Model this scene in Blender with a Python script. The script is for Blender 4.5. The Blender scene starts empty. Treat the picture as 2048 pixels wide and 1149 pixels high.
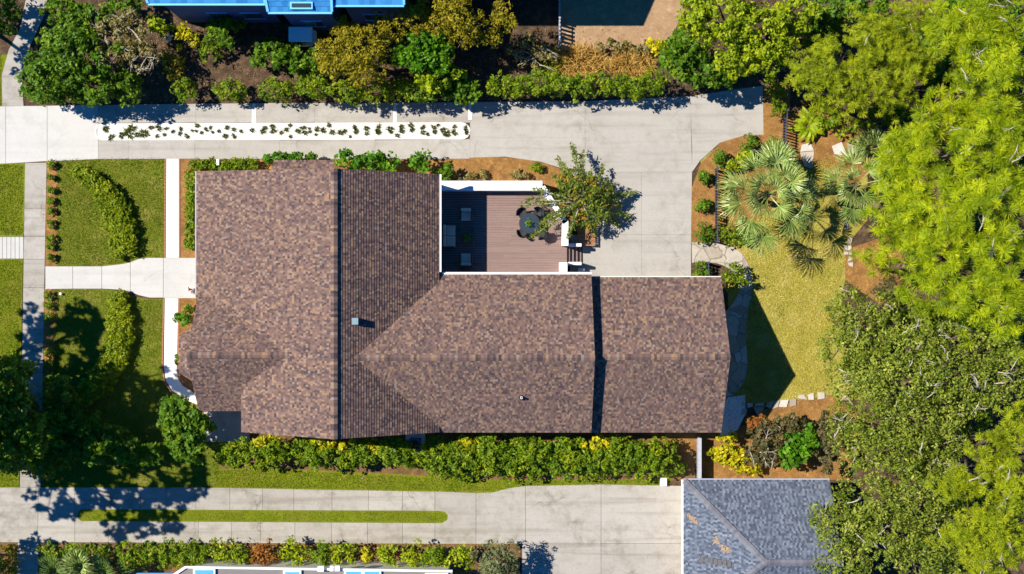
import bpy, bmesh, math, random
import numpy as np
from mathutils import Vector, Matrix

C = bpy.context.scene
# ------------------------------------------------------------------ camera, sky, sun, exposure
CAM_H = 79.0
SC = 0.03                                   # metres of ground per photo pixel
cam_d = bpy.data.cameras.new('camera'); cam = bpy.data.objects.new('camera', cam_d)
C.collection.objects.link(cam); C.camera = cam
cam.location = (0, 0, CAM_H); cam.rotation_euler = (0, 0, 0)
cam_d.sensor_width = 36.0; cam_d.lens = 36.0 * CAM_H / (2048 * SC)
cam_d.clip_start = 0.5; cam_d.clip_end = 1000

SUN_DIR = Vector((0.771, -0.225, -1.0)).normalized()
sun_d = bpy.data.lights.new('sun', 'SUN'); sun = bpy.data.objects.new('sun', sun_d)
C.collection.objects.link(sun)
sun_d.energy = 5.0; sun_d.angle = math.radians(0.5); sun_d.color = (1.0, 0.92, 0.79)
sun.rotation_euler = SUN_DIR.to_track_quat('-Z', 'Y').to_euler(); sun.location = (-40, 12, 60)

w = bpy.data.worlds.new('World'); C.world = w; w.use_nodes = True
nt = w.node_tree; nt.nodes.clear()
sky = nt.nodes.new('ShaderNodeTexSky'); sky.sky_type = 'NISHITA'; sky.sun_disc = False
sky.ozone_density = 10.0; sky.air_density = .8; sky.dust_density = 0.0
sky.sun_elevation = math.radians(51.2); sky.sun_rotation = math.atan2(-0.771, 0.225)
bg = nt.nodes.new('ShaderNodeBackground'); bg.inputs[1].default_value = 0.09
wo = nt.nodes.new('ShaderNodeOutputWorld')
hs_ = nt.nodes.new('ShaderNodeHueSaturation'); hs_.inputs['Saturation'].default_value = 1.45   # a clear, deep blue autumn sky
nt.links.new(sky.outputs[0], hs_.inputs['Color']); nt.links.new(hs_.outputs[0], bg.inputs[0]); nt.links.new(bg.outputs[0], wo.inputs[0])
C.view_settings.view_transform = 'Standard'; C.view_settings.look = 'None'
C.view_settings.exposure = 0.72; C.view_settings.gamma = 1.0
C.render.engine = 'CYCLES'
C.cycles.filter_width = 1.55; C.cycles.max_bounces = 5; C.cycles.diffuse_bounces = 3; C.cycles.transmission_bounces = 3
C.cycles.transparent_max_bounces = 4; C.cycles.caustics_reflective = False; C.cycles.caustics_refractive = False

# ------------------------------------------------------------------ helpers
def W(px, py, h=0.0):
    """photo pixel -> world x, y of something standing h metres above the ground"""
    f = (1 - h / CAM_H) * SC
    return ((px - 1024) * f, (574.5 - py) * f)

class MB:
    """collects polygons (with optional uv) into one mesh object"""
    def __init__(s): s.v = []; s.f = []; s.uv = []
    def face(s, pts, uv=None):
        i = len(s.v); s.v += [tuple(p) for p in pts]; s.f.append(tuple(range(i, i + len(pts))))
        s.uv.append(uv if uv else [(p[0], p[1]) for p in pts])
    def box(s, x0, x1, y0, y1, z0, z1, M=None):
        c = [Vector((x, y, z)) for z in (z0, z1) for y in (y0, y1) for x in (x0, x1)]
        if M is not None: c = [M @ p for p in c]
        for q in ((0, 2, 3, 1), (4, 5, 7, 6), (0, 1, 5, 4), (2, 6, 7, 3), (0, 4, 6, 2), (1, 3, 7, 5)):
            s.face([c[k] for k in q])
    def bar(s, a, b, wd, th):
        """box of width wd and height th from a to b (centre line)"""
        a = Vector(a); b = Vector(b); d = b - a; L = d.length
        if L < 1e-6: return
        q = d.to_track_quat('X', 'Z'); M = Matrix.Translation(a) @ q.to_matrix().to_4x4()
        s.box(0, L, -wd / 2, wd / 2, -th / 2, th / 2, M)
    def prism(s, poly, z0, z1):
        """vertical prism over a ccw or cw polygon of (x, y)"""
        if sum(poly[i - 1][0] * poly[i][1] - poly[i][0] * poly[i - 1][1] for i in range(len(poly))) < 0:
            poly = poly[::-1]
        s.face([(x, y, z1) for x, y in poly]); s.face([(x, y, z0) for x, y in poly[::-1]])
        for i in range(len(poly)):
            a, b = poly[i - 1], poly[i]
            s.face([(a[0], a[1], z0), (b[0], b[1], z0), (b[0], b[1], z1), (a[0], a[1], z1)])
    def tube(s, pts, rad, n=7, cap=True):
        pts = [Vector(p) for p in pts]; rings = []
        for i, p in enumerate(pts):
            d = (pts[min(i + 1, len(pts) - 1)] - pts[max(i - 1, 0)]).normalized()
            a = d.orthogonal().normalized(); b = d.cross(a)
            if rings:
                pa = prev - d * prev.dot(d)
                if pa.length > 1e-4: a = pa.normalized(); b = d.cross(a)
            prev = a; r = rad[i] if hasattr(rad, '__len__') else rad
            rings.append([p + (a * math.cos(t) + b * math.sin(t)) * r for t in [2 * math.pi * k / n for k in range(n)]])
        for i in range(len(rings) - 1):
            for k in range(n):
                s.face([rings[i][k], rings[i][(k + 1) % n], rings[i + 1][(k + 1) % n], rings[i + 1][k]])
        if cap: s.face(rings[0][::-1]); s.face(rings[-1])
    def lathe(s, prof, cx=0, cy=0, n=20, M=None):
        for i in range(len(prof) - 1):
            (r0, z0), (r1, z1) = prof[i], prof[i + 1]
            for k in range(n):
                t0, t1 = 2 * math.pi * k / n, 2 * math.pi * (k + 1) / n
                q = [(cx + r * math.cos(t), cy + r * math.sin(t), z) for r, t, z in ((r0, t0, z0), (r0, t1, z0), (r1, t1, z1), (r1, t0, z1))]
                if r0 < 1e-6: q = q[1:]
                elif r1 < 1e-6: q = q[:3]
                if M is not None: q = [M @ Vector(p) for p in q]
                s.face(q)
    def build(s, name, mat, parent=None, smooth=False, bevel=0.0):
        me = bpy.data.meshes.new(name); me.from_pydata(s.v, [], s.f)
        l = me.uv_layers.new(name='UVMap')
        flat = [c for u in s.uv for p in u for c in p]
        l.data.foreach_set('uv', flat)
        if bevel or smooth:
            b = bmesh.new(); b.from_mesh(me); bmesh.ops.remove_doubles(b, verts=b.verts, dist=1e-4)
            if bevel:
                bmesh.ops.bevel(b, geom=list(b.edges), offset=bevel, segments=2, affect='EDGES', profile=.5, clamp_overlap=True)
            b.to_mesh(me); b.free()
        if smooth: me.polygons.foreach_set('use_smooth', [True] * len(me.polygons))
        me.materials.append(mat); me.update()
        o = bpy.data.objects.new(name, me); C.collection.objects.link(o)
        if parent is not None: o.parent = parent
        return o

def tag(o, label=None, cat=None, group=None, kind=None):
    if label: o['label'] = label
    if cat: o['category'] = cat
    if group: o['group'] = group
    if kind: o['kind'] = kind
    return o
def empty(name, loc, label=None, cat=None, group=None, rz=0):
    o = bpy.data.objects.new(name, None); C.collection.objects.link(o); o.location = loc
    o.rotation_euler = (0, 0, rz); o.empty_display_size = .2
    return tag(o, label, cat, group)
def copy_tree(o, parent=None):
    c = o.copy(); C.collection.objects.link(c)
    if parent is not None: c.parent = parent
    for ch in list(o.children): copy_tree(ch, c)
    return c
def struct(o): o['kind'] = 'structure'; return o
def quads(name, V, mat, parent=None, k=4):
    """(n,k,3) array of loose polygons -> one mesh; a pair (polygons, tint) also stores each clump's own tint"""
    V, tint = V if isinstance(V, tuple) else (V, None)
    V = np.asarray(V, dtype=np.float32); n = V.shape[0]
    me = bpy.data.meshes.new(name); me.vertices.add(n * k); me.vertices.foreach_set('co', V.reshape(-1))
    me.loops.add(n * k); me.loops.foreach_set('vertex_index', np.arange(n * k, dtype=np.int32))
    me.polygons.add(n); me.polygons.foreach_set('loop_start', np.arange(0, n * k, k, dtype=np.int32))
    at = me.attributes.new('tint', 'FLOAT', 'FACE'); at.data.foreach_set('value', np.asarray(tint if tint is not None else np.full(n, .5), dtype=np.float32))
    me.materials.append(mat); me.update(calc_edges=True)
    o = bpy.data.objects.new(name, me); C.collection.objects.link(o)
    if parent is not None: o.parent = parent
    return o

# ------------------------------------------------------------------ materials
class N:
    def __init__(s, name):
        s.m = bpy.data.materials.new(name); s.m.use_nodes = True; s.t = s.m.node_tree; s.t.nodes.clear()
        s.out = s.t.nodes.new('ShaderNodeOutputMaterial')
        s.co = None
    def n(s, kind, **kw):
        x = s.t.nodes.new('ShaderNode' + kind)
        for k, v in kw.items(): setattr(x, k, v)
        return x
    def l(s, a, b): s.t.links.new(a, b)
    def coord(s, which='Object'):
        if s.co is None: s.co = s.n('TexCoord')
        return s.co.outputs[which]
    def noise(s, scale, detail=3, rough=.55, vec=None, stretch=None, dist=0):
        v = vec if vec is not None else s.coord()
        if stretch:
            mp = s.n('Mapping'); mp.inputs['Scale'].default_value = stretch; s.l(v, mp.inputs[0]); v = mp.outputs[0]
        x = s.n('TexNoise'); x.inputs['Scale'].default_value = scale; x.inputs['Detail'].default_value = detail
        x.inputs['Roughness'].default_value = rough; x.inputs['Distortion'].default_value = dist
        s.l(v, x.inputs['Vector']); return x.outputs[0]
    def ramp(s, fac, stops, interp='LINEAR'):
        r = s.n('ValToRGB'); e = r.color_ramp; e.interpolation = interp
        while len(e.elements) < len(stops): e.elements.new(.5)
        for el, (p, c) in zip(e.elements, stops):
            el.position = p; el.color = (c, c, c, 1) if not hasattr(c, '__len__') else (*c, 1)
        s.l(fac, r.inputs[0]); return r.outputs[0]
    def math(s, op, a, b=None, c=None):
        x = s.n('Math', operation=op)
        for i, q in enumerate((a, b, c)):
            if q is None: continue
            if isinstance(q, (int, float)): x.inputs[i].default_value = q
            else: s.l(q, x.inputs[i])
        return x.outputs[0]
    def mix(s, fac, a, b, blend='MIX'):
        x = s.n('Mix', data_type='RGBA', blend_type=blend)
        for sock, q in ((x.inputs[0], fac), (x.inputs[6], a), (x.inputs[7], b)):
            if isinstance(q, (int, float)): sock.default_value = q
            elif isinstance(q, tuple): sock.default_value = (*q, 1) if len(q) == 3 else q
            else: s.l(q, sock)
        return x.outputs[2]
    def island(s): return s.n('NewGeometry').outputs['Random Per Island']
    def bump(s, h, strength=.4, dist=.02):
        b = s.n('Bump'); b.inputs['Strength'].default_value = strength; b.inputs['Distance'].default_value = dist
        s.l(h, b.inputs['Height']); return b.outputs[0]
    def bsdf(s, col, rough=.7, normal=None, metal=0, spec=.4):
        p = s.n('BsdfPrincipled')
        if isinstance(col, tuple): p.inputs['Base Color'].default_value = (*col, 1)
        else: s.l(col, p.inputs['Base Color'])
        if isinstance(rough, (int, float)): p.inputs['Roughness'].default_value = rough
        else: s.l(rough, p.inputs['Roughness'])
        p.inputs['Metallic'].default_value = metal; p.inputs['Specular IOR Level'].default_value = spec
        if normal is not None: s.l(normal, p.inputs['Normal'])
        return p.outputs[0]
    def done(s, sh): s.l(sh, s.out.inputs[0]); return s.m

def m_plain(name, col, rough=.6, var=.12, scale=6, metal=0, spec=.4):
    n = N(name); f = n.noise(scale, 4)
    c = n.mix(f, tuple(x * (1 - var) for x in col), tuple(min(1, x * (1 + var)) for x in col))
    return n.done(n.bsdf(c, rough, n.bump(n.noise(scale * 9, 2), .12, .01), metal, spec))

def m_leaf(name, cols, transl=.3, nscale=.55, rough=.55, spec=.25, k=.6):
    n = N(name); r = n.island(); f = n.noise(nscale, 3, .6)
    at = n.n('Attribute'); at.attribute_name = 'tint'
    fac = n.math('ADD', n.math('MULTIPLY', r, .38), n.math('ADD', n.math('MULTIPLY', at.outputs['Fac'], .40), n.math('MULTIPLY', n.math('SUBTRACT', f, .3 if k < 1 else .48), k)))
    st = [(i / (len(cols) - 1), c) for i, c in enumerate(cols)]
    c = n.ramp(fac, st)
    p = n.bsdf(c, rough, None, 0, spec)
    t = n.n('BsdfTranslucent'); n.l(n.mix(.5, c, (.35, .45, .02), 'MIX'), t.inputs[0])
    mx = n.n('MixShader'); mx.inputs[0].default_value = transl; n.l(p, mx.inputs[1]); n.l(t.outputs[0], mx.inputs[2])
    return n.done(mx.outputs[0])

def m_concrete(name, a, b, stain, amt=.5):
    n = N(name); isl = n.island()
    big = n.noise(.35, 5, .6); mid = n.noise(1.3, 6, .7); fine = n.noise(24, 3, .65)
    c = n.mix(n.math('ADD', n.math('MULTIPLY', isl, .55), n.math('MULTIPLY', mid, .45)), a, b)
    c = n.mix(n.math('MULTIPLY', n.ramp(mid, [(.42, 0.), (.75, 1.)]), n.math('MULTIPLY', n.ramp(big, [(.38, 0.), (.62, 1.)]), amt)), c, stain)
    trk = n.noise(.8, 4, .6, None, (.12, 2.6, 1)); c = n.mix(n.ramp(trk, [(.5, 0.), (.74, .55 * amt)]), c, stain)
    c = n.mix(n.ramp(n.noise(6, 5, .75), [(.54, 0.), (.76, .5 * amt)]), c, stain)
    v = n.n('TexVoronoi', feature='DISTANCE_TO_EDGE'); v.inputs['Scale'].default_value = .16; v.inputs['Randomness'].default_value = 1
    wv = n.n('VectorMath', operation='ADD'); n.l(n.coord(), wv.inputs[0]); dn = n.n('TexNoise'); dn.inputs['Scale'].default_value = 1.2; dn.inputs['Detail'].default_value = 5; n.l(n.coord(), dn.inputs['Vector']); n.l(dn.outputs['Color'], wv.inputs[1]); n.l(wv.outputs[0], v.inputs['Vector'])
    c = n.mix(n.math('MULTIPLY', n.ramp(v.outputs['Distance'], [(.0015, 1.), (.005, 0.)]), n.math('MULTIPLY', n.ramp(big, [(.45, 0.), (.6, 1.)]), .6 * amt)), c, tuple(x * .5 for x in stain))
    c = n.mix(.3, c, n.ramp(fine, [(.3, .5), (.7, 1.)]), 'MULTIPLY')
    return n.done(n.bsdf(c, .85, n.bump(fine, .25, .006), 0, .2))

def m_grass(name, a, b, c3, dry):
    n = N(name); big = n.noise(.32, 4, .6); mid = n.noise(2.2, 5, .7); fine = n.noise(20, 3, .7)
    c = n.mix(n.ramp(mid, [(.32, 0.), (.68, 1.)]), a, b)
    c = n.mix(n.ramp(big, [(.42, 0.), (.58, .85)]), c, c3)
    c = n.mix(n.math('MULTIPLY', n.ramp(n.noise(.75, 6, .75), [(.5, 0.), (.7, 1.)]), .75), c, dry)
    c = n.mix(n.ramp(n.noise(4.5, 4, .7), [(.62, 0.), (.72, .5)]), c, tuple(x * .7 for x in dry))
    c = n.mix(.7, c, n.ramp(fine, [(.3, .3), (.65, 1.)]), 'MULTIPLY')
    return n.done(n.bsdf(c, .8, n.bump(fine, .8, .05), 0, .1))

def m_mulch(name, a, b, dark):
    n = N(name); s1 = n.noise(9, 5, .7, None, (1, 2.6, 1), 1.2); s2 = n.noise(24, 3, .7, None, (2.2, 1, 1), .8)
    c = n.mix(n.ramp(s1, [(.3, 0.), (.68, 1.)]), a, b)
    c = n.mix(n.ramp(s2, [(.35, .8), (.55, 0.)]), c, dark)
    c = n.mix(n.ramp(n.noise(1.4, 5, .7), [(.44, 0.), (.72, .65)]), c, dark); c = n.mix(n.ramp(n.noise(2.6, 4, .7, None, (1, 1, 5)), [(.55, 0.), (.75, .5)]), c, tuple(min(1, x * 1.5) for x in b))
    return n.done(n.bsdf(c, .9, n.bump(s2, .8, .05), 0, .1))

def m_soil():
    n = N('soil'); f = n.noise(2.2, 6, .7); g = n.noise(17, 4, .7)
    c = n.ramp(f, [(.3, (.022, .015, .010)), (.5, (.07, .045, .028)), (.66, (.15, .095, .06)), (.8, (.23, .15, .10))])
    c = n.mix(n.ramp(g, [(.5, 0.), (.72, .8)]), c, (.24, .16, .10))
    return n.done(n.bsdf(c, .95, n.bump(g, .9, .06), 0, .1))

def m_shingle(name, stops, cw=.115, rh=.16, parity=0):
    """laminated shingles: uv.x runs along the eave, uv.y up the slope, both in metres"""
    n = N(name); sx = n.n('SeparateXYZ'); n.l(n.coord('UV'), sx.inputs[0])
    row = n.math('FLOOR', n.math('DIVIDE', sx.outputs[1], rh))
    wn = n.n('TexWhiteNoise', noise_dimensions='1D'); n.l(row, wn.inputs['W'])
    u = n.math('ADD', n.math('DIVIDE', sx.outputs[0], cw), n.math('MULTIPLY', wn.outputs[0], 9.0))
    u = n.math('ADD', u, n.math('MULTIPLY', n.noise(7, 1), .9))
    col = n.math('FLOOR', u)
    cv = n.n('CombineXYZ'); n.l(col, cv.inputs[0]); n.l(row, cv.inputs[1])
    w2 = n.n('TexWhiteNoise', noise_dimensions='2D'); n.l(cv.outputs[0], w2.inputs['Vector'])
    par = n.math('FRACT', n.math('MULTIPLY', n.math('ADD', col, row), .5)); fac = w2.outputs[0]
    if parity: fac = n.math('ADD', n.math('MULTIPLY', w2.outputs[0], 1 - parity), n.math('MULTIPLY', par, 2 * parity))
    c = n.ramp(fac, stops)
    grit = n.noise(30, 3, .7); c = n.mix(.45, c, n.ramp(grit, [(.3, .45), (.7, 1.)]), 'MULTIPLY')
    wear = n.noise(.5, 4, .6); c = n.mix(n.ramp(wear, [(.4, 0.), (.75, .18)]), c, stops[len(stops) // 2][1])
    strk = n.noise(1.0, 4, .6, n.coord('UV'), (1.6, .12, 1)); c = n.mix(n.ramp(strk, [(.48, 0.), (.75, .35)]), c, stops[1][1])
    fu = n.math('FRACT', u); fv = n.math('FRACT', n.math('DIVIDE', sx.outputs[1], rh))
    h = n.math('ADD', n.math('MULTIPLY', n.math('GREATER_THAN', fu, .12), .6), w2.outputs[0])
    return n.done(n.bsdf(c, .9, n.bump(h, .45, .012), 0, .15))

MAT = {}
MAT['soil'] = m_soil()
MAT['conc_new'] = m_concrete('white_concrete', (.46, .455, .44), (.53, .525, .51), (.34, .32, .29), .5)
MAT['conc_drive'] = m_concrete('driveway_concrete', (.365, .348, .322), (.42, .40, .372), (.235, .215, .185), .95)
MAT['conc_old'] = m_concrete('old_concrete', (.325, .305, .275), (.425, .405, .372), (.17, .145, .11), 1.0)
MAT['conc_white'] = m_concrete('pale_path_concrete', (.78, .77, .75), (.80, .79, .77), (.66, .64, .6), .3)
MAT['grass_front'] = m_grass('front_lawn', (.11, .15, .010), (.21, .235, .022), (.14, .16, .012), (.34, .27, .07))
MAT['grass_back'] = m_grass('back_lawn', (.24, .23, .03), (.44, .38, .09), (.36, .31, .05), (.56, .44, .17))
MAT['grass_strip'] = m_grass('verge_grass', (.12, .17, .006), (.22, .26, .012), (.16, .19, .010), (.28, .24, .04))
MAT['mulch'] = m_mulch('pine_straw', (.27, .13, .038), (.46, .255, .085), (.08, .035, .012))
MAT['mulch_brown'] = m_mulch('brown_mulch', (.16, .095, .04), (.30, .18, .075), (.05, .028, .013))
MAT['sand'] = m_mulch('sandy_ground', (.36, .23, .13), (.50, .34, .20), (.22, .13, .07))
MAT['gravel'] = (lambda n: n.done(n.bsdf(n.mix(n.ramp(n.noise(13, 4, .75), [(.34, 0.), (.56, 1.)]), (.36, .34, .30), (.80, .78, .75)), .8, n.bump(n.noise(22, 3), .8, .04))))(N('white_gravel'))
MAT['brick'] = m_plain('red_brick', (.33, .13, .08), .85, .35, 14)
ROOF = [(0, (.058, .045, .052)), (.18, (.100, .070, .068)), (.42, (.150, .096, .084)), (.66, (.180, .114, .096)), (.82, (.222, .145, .112)), (.93, (.30, .19, .11)), (1, (.245, .198, .18))]
MAT['shingle'] = m_shingle('brown_shingles', ROOF)
MAT['cap'] = m_shingle('ridge_shingles', ROOF, .16, 5.0)
MAT['shingle_grey'] = m_shingle('grey_shingles', [(0, (.05, .062, .09)), (.35, (.075, .09, .13)), (.55, (.12, .145, .19)), (.78, (.165, .195, .25)), (1, (.21, .24, .30))], .12, .15, .3)
MAT['cap_grey'] = m_shingle('grey_ridge_shingles', [(0, (.11, .115, .145)), (1, (.18, .185, .21))], .2, 5.0)
MAT['shingle_blue'] = m_shingle('blue_roof', [(0, (.02, .15, .40)), (1, (.05, .25, .54))], .3, .3)
MAT['blue_trim'] = m_plain('sky_blue_trim', (.12, .46, .90), .5)
MAT['blue_wall'] = m_plain('blue_siding', (.025, .07, .20), .7)
MAT['white'] = m_plain('white_paint', (.82, .82, .81), .45, .04)
MAT['wall'] = m_plain('cream_siding', (.66, .63, .57), .7, .06)
MAT['dark_metal'] = m_plain('charcoal_metal', (.035, .036, .042), .45, .3, 6, .3)
MAT['fence_black'] = m_plain('slate_metal', (.06, .07, .10), .5, .3, 6, .2)
MAT['grey_wood'] = m_plain('grey_wood', (.36, .38, .44), .8, .25)
MAT['brown_wood'] = (lambda n: n.done(n.bsdf(n.mix(n.island(), (.26, .12, .05), (.40, .20, .085)), .75)))(N('cedar_slats'))
MAT['deck'] = (lambda n: n.done(n.bsdf(n.mix(.35, n.ramp(n.island(), [(0, (.19, .125, .11)), (1, (.225, .15, .132))]), n.noise(3, 4, .6, None, (.4, 8, 1)), 'OVERLAY'), .7)))(N('composite_deck'))
MAT['cushion'] = m_plain('tan_cushion', (.62, .52, .40), .9, .08)
MAT['wicker'] = m_plain('brown_wicker', (.11, .075, .055), .8, .35, 30)
MAT['glass'] = m_plain('window_glass', (.03, .05, .07), .08, .1, 3, 0, .6)
MAT['skylight'] = m_plain('skylight_glass', (.10, .36, .62), .1, .2, 2, 0, .6)
MAT['grey_roof'] = m_plain('grey_membrane_roof', (.17, .16, .155), .85, .12, 3)
MAT['bark'] = m_plain('brown_bark', (.13, .09, .06), .95, .4, 8)
MAT['bark_pale'] = m_plain('pale_bark', (.48, .42, .36), .9, .25, 8)
MAT['stone'] = (lambda n: n.done(n.bsdf(n.mix(.4, n.ramp(n.island(), [(0, (.27, .22, .165)), (.5, (.40, .355, .30)), (1, (.47, .45, .41))]), n.noise(2.5, 5, .7), 'OVERLAY'), .85, n.bump(n.noise(9, 4), .4, .02))))(N('flagstone'))
MAT['lime'] = m_plain('lime_plastic', (.10, .62, .02), .4, .1)
MAT['yellow_leaf_litter'] = m_plain('dry_leaf', (.30, .215, .15), .9, .25)
G = lambda *c: list(c)
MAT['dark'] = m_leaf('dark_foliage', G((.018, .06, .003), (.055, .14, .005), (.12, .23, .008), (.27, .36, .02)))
MAT['hedge'] = m_leaf('hedge_foliage', G((.03, .075, .002), (.09, .175, .004), (.20, .28, .006), (.42, .43, .015)))
MAT['crescent'] = m_leaf('crescent_foliage', G((.055, .10, .002), (.13, .20, .004), (.25, .31, .006), (.42, .42, .015)))
MAT['bright'] = m_leaf('bright_foliage', G((.02, .09, .003), (.055, .18, .005), (.11, .27, .008), (.24, .40, .015)))
MAT['lime_leaf'] = m_leaf('yellow_green_foliage', G((.06, .11, .003), (.18, .26, .004), (.34, .42, .006), (.58, .58, .015)))
MAT['yellow'] = m_leaf('yellow_foliage', G((.14, .18, .005), (.38, .37, .006), (.60, .52, .008), (.70, .52, .02)))
MAT['olive'] = m_leaf('olive_foliage', G((.10, .085, .004), (.22, .19, .006), (.34, .28, .010), (.44, .34, .02)))
MAT['oak'] = m_leaf('oak_foliage', G((.04, .07, .006), (.115, .165, .012), (.26, .31, .03), (.56, .57, .13)))
MAT['pine'] = m_leaf('pine_needles', G((.06, .115, .002), (.21, .30, .003), (.47, .55, .005), (.76, .75, .015)), .3, .9, k=.4)
MAT['pine_fine'] = m_leaf('fine_pine_needles', G((.06, .09, .003), (.18, .23, .004), (.36, .43, .006), (.60, .58, .02)), .3, .5)
MAT['tan_leaf'] = m_leaf('tan_foliage', G((.10, .08, .02), (.22, .18, .05), (.32, .27, .10), (.42, .36, .16)))
MAT['straw'] = m_leaf('straw_coloured_blades', G((.22, .12, .02), (.42, .24, .05), (.58, .36, .09), (.66, .46, .16)), .2)
MAT['mauve'] = m_leaf('brown_green_foliage', G((.03, .028, .012), (.085, .075, .03), (.14, .13, .05), (.22, .16, .06)))
MAT['rust'] = m_leaf('rust_foliage', G((.16, .05, .01), (.30, .11, .02), (.42, .18, .03)))
MAT['palm'] = m_leaf('palm_fronds', G((.03, .07, .010), (.10, .18, .025), (.30, .38, .09), (.68, .72, .34)), .10, 1.2, .4, .5)
MAT['palm_dark'] = m_leaf('palm_fronds_dark', G((.05, .10, .012), (.11, .19, .03), (.2, .28, .07)), .25, 1.2, .4, .5)
MAT['greygreen'] = m_leaf('grey_green_foliage', G((.08, .10, .035), (.15, .17, .07), (.24, .26, .12)), .2)
MAT['blade'] = m_leaf('grass_blades', G((.07, .125, .006), (.16, .225, .012), (.33, .33, .06)), .2, .7, k=2.2)
MAT['blade_back'] = m_leaf('back_grass_blades', G((.26, .25, .03), (.48, .42, .08), (.68, .56, .20)), .2, .7, k=2.2)
MAT['blade_strip'] = m_leaf('verge_grass_blades', G((.09, .14, .004), (.19, .24, .008), (.32, .34, .03)), .2, .7, k=2.2)

# ------------------------------------------------------------------ ground, beds, lawns, paving
def px_poly(pts, h=0): return [W(x, y, h) for x, y in pts]
def sheet(name, polys, mat, z):
    mb = MB()
    for k_, p in enumerate(polys):
        q = px_poly(p)
        if sum(q[i - 1][0] * q[i][1] - q[i][0] * q[i - 1][1] for i in range(len(q))) < 0: q = q[::-1]
        mb.face([(x, y, z + k_ * .0035) for x, y in q])
    return struct(mb.build(name, mat))
def inset(poly, d):
    n = len(poly); A = sum(poly[i - 1][0] * poly[i][1] - poly[i][0] * poly[i - 1][1] for i in range(n))
    if A < 0: poly = poly[::-1]
    out = []
    for i in range(n):
        p, q, r = Vector(poly[i - 1]), Vector(poly[i]), Vector(poly[(i + 1) % n])
        e1 = (q - p).normalized(); e2 = (r - q).normalized()
        n1 = Vector((-e1.y, e1.x)); n2 = Vector((-e2.y, e2.x)); b = n1 + n2
        k = d / max(.3, (1 + n1.dot(n2)) / 1) if b.length > 1e-3 else 0
        out.append(tuple(q + b * k))
    return out
def slabs(name, polys, mat, z1=.055, gap=.010):
    mb = MB()
    for p in polys: mb.prism(inset(px_poly(p), gap), 0.0, z1)
    return struct(mb.build(name, mat))
def R(x0, y0, x1, y1): return [(x0, y0), (x1, y0), (x1, y1), (x0, y1)]
def Q(*a): return [(a[i], a[i + 1]) for i in range(0, len(a), 2)]
def arc(cx, cy, r, a0, a1, n=8, ry=None):
    ry = ry or r
    return [(cx + r * math.cos(math.radians(a0 + (a1 - a0) * i / n)), cy + ry * math.sin(math.radians(a0 + (a1 - a0) * i / n))) for i in range(n + 1)]

g = MB(); g.face([(-130, -130, 0), (130, -130, 0), (130, 130, 0), (-130, 130, 0)])
struct(g.build('ground', MAT['soil']))

sheet('lawn', [Q(112, 318, 330, 316, 330, 520, 290, 518, 262, 524, 230, 532, 200, 536, 112, 536),
               Q(108, 576, 200, 578, 232, 582, 262, 592, 290, 598, 328, 598, 326, 740, 336, 780, 380, 800, 480, 880, 440, 935, 440, 978, 76, 978, 84, 760)], MAT['grass_front'], .020)
sheet('verge_lawn', [Q(-60, 326, 52, 326, 47, 474, -60, 474), Q(-60, 517, 46, 517, 42, 760, 38, 977, -60, 977), R(-60, 110, 40, 215)], MAT['grass_strip'], .020)
sheet('side_lawn', [Q(430, 938, 520, 936, 700, 944, 860, 952, 1000, 960, 1340, 958, 1340, 974, 1040, 975, 990, 988, 800, 984, 430, 980)], MAT['grass_strip'], .024)
sheet('back_lawn', [Q(1395, 300, 1700, 300, 1735, 330, 1735, 440, 1702, 480, 1702, 520, 1680, 600, 1725, 700, 1725, 800, 1600, 800, 1480, 812, 1462, 800, 1455, 560, 1500, 560, 1480, 505, 1440, 480)], MAT['grass_back'], .016)
sheet('mulch_bed', [R(91, 318, 115, 536), Q(88, 577, 112, 577, 108, 770, 86, 770),
                    R(355, 312, 870, 360), R(355, 312, 420, 520), R(354, 592, 420, 800),
                    Q(862, 316, 960, 312, 1050, 318, 1100, 330, 1150, 352, 1175, 400, 1170, 470, 1140, 450, 1085, 375, 880, 380, 862, 370),
                    Q(1440, 286, 1490, 270, 1527, 268, 1527, 170, 1580, 170, 1580, 310, 1600, 330, 1540, 420, 1440, 486, 1382, 486, 1382, 380, 1400, 330)], MAT['mulch'], .028)
sheet('mulch_garden', [Q(1600, 800, 1660, 790, 1720, 830, 1700, 960, 1395, 960, 1395, 862, 1500, 850, 1520, 822),
                       Q(1690, 500, 1780, 470, 1830, 560, 1760, 610, 1690, 560),
                       Q(1580, 225, 1700, 230, 1770, 320, 1700, 380, 1640, 330, 1580, 320), R(1300, 858, 1395, 905)], MAT['mulch'], .028)
sheet('planting_bed', [Q(430, 860, 1390, 860, 1390, 962, 1000, 962, 860, 952, 700, 944, 520, 940, 430, 942), Q(395, 1086, 1040, 1088, 1040, 1170, 395, 1170), R(80, 1086, 395, 1190), R(-60, 1086, 34, 1190)], MAT['mulch_brown'], .010)
sheet('sandy_yard', [Q(1118, -60, 1370, -60, 1370, 20, 1340, 80, 1300, 100, 1140, 100, 1118, 92)], MAT['sand'], .012)

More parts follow.
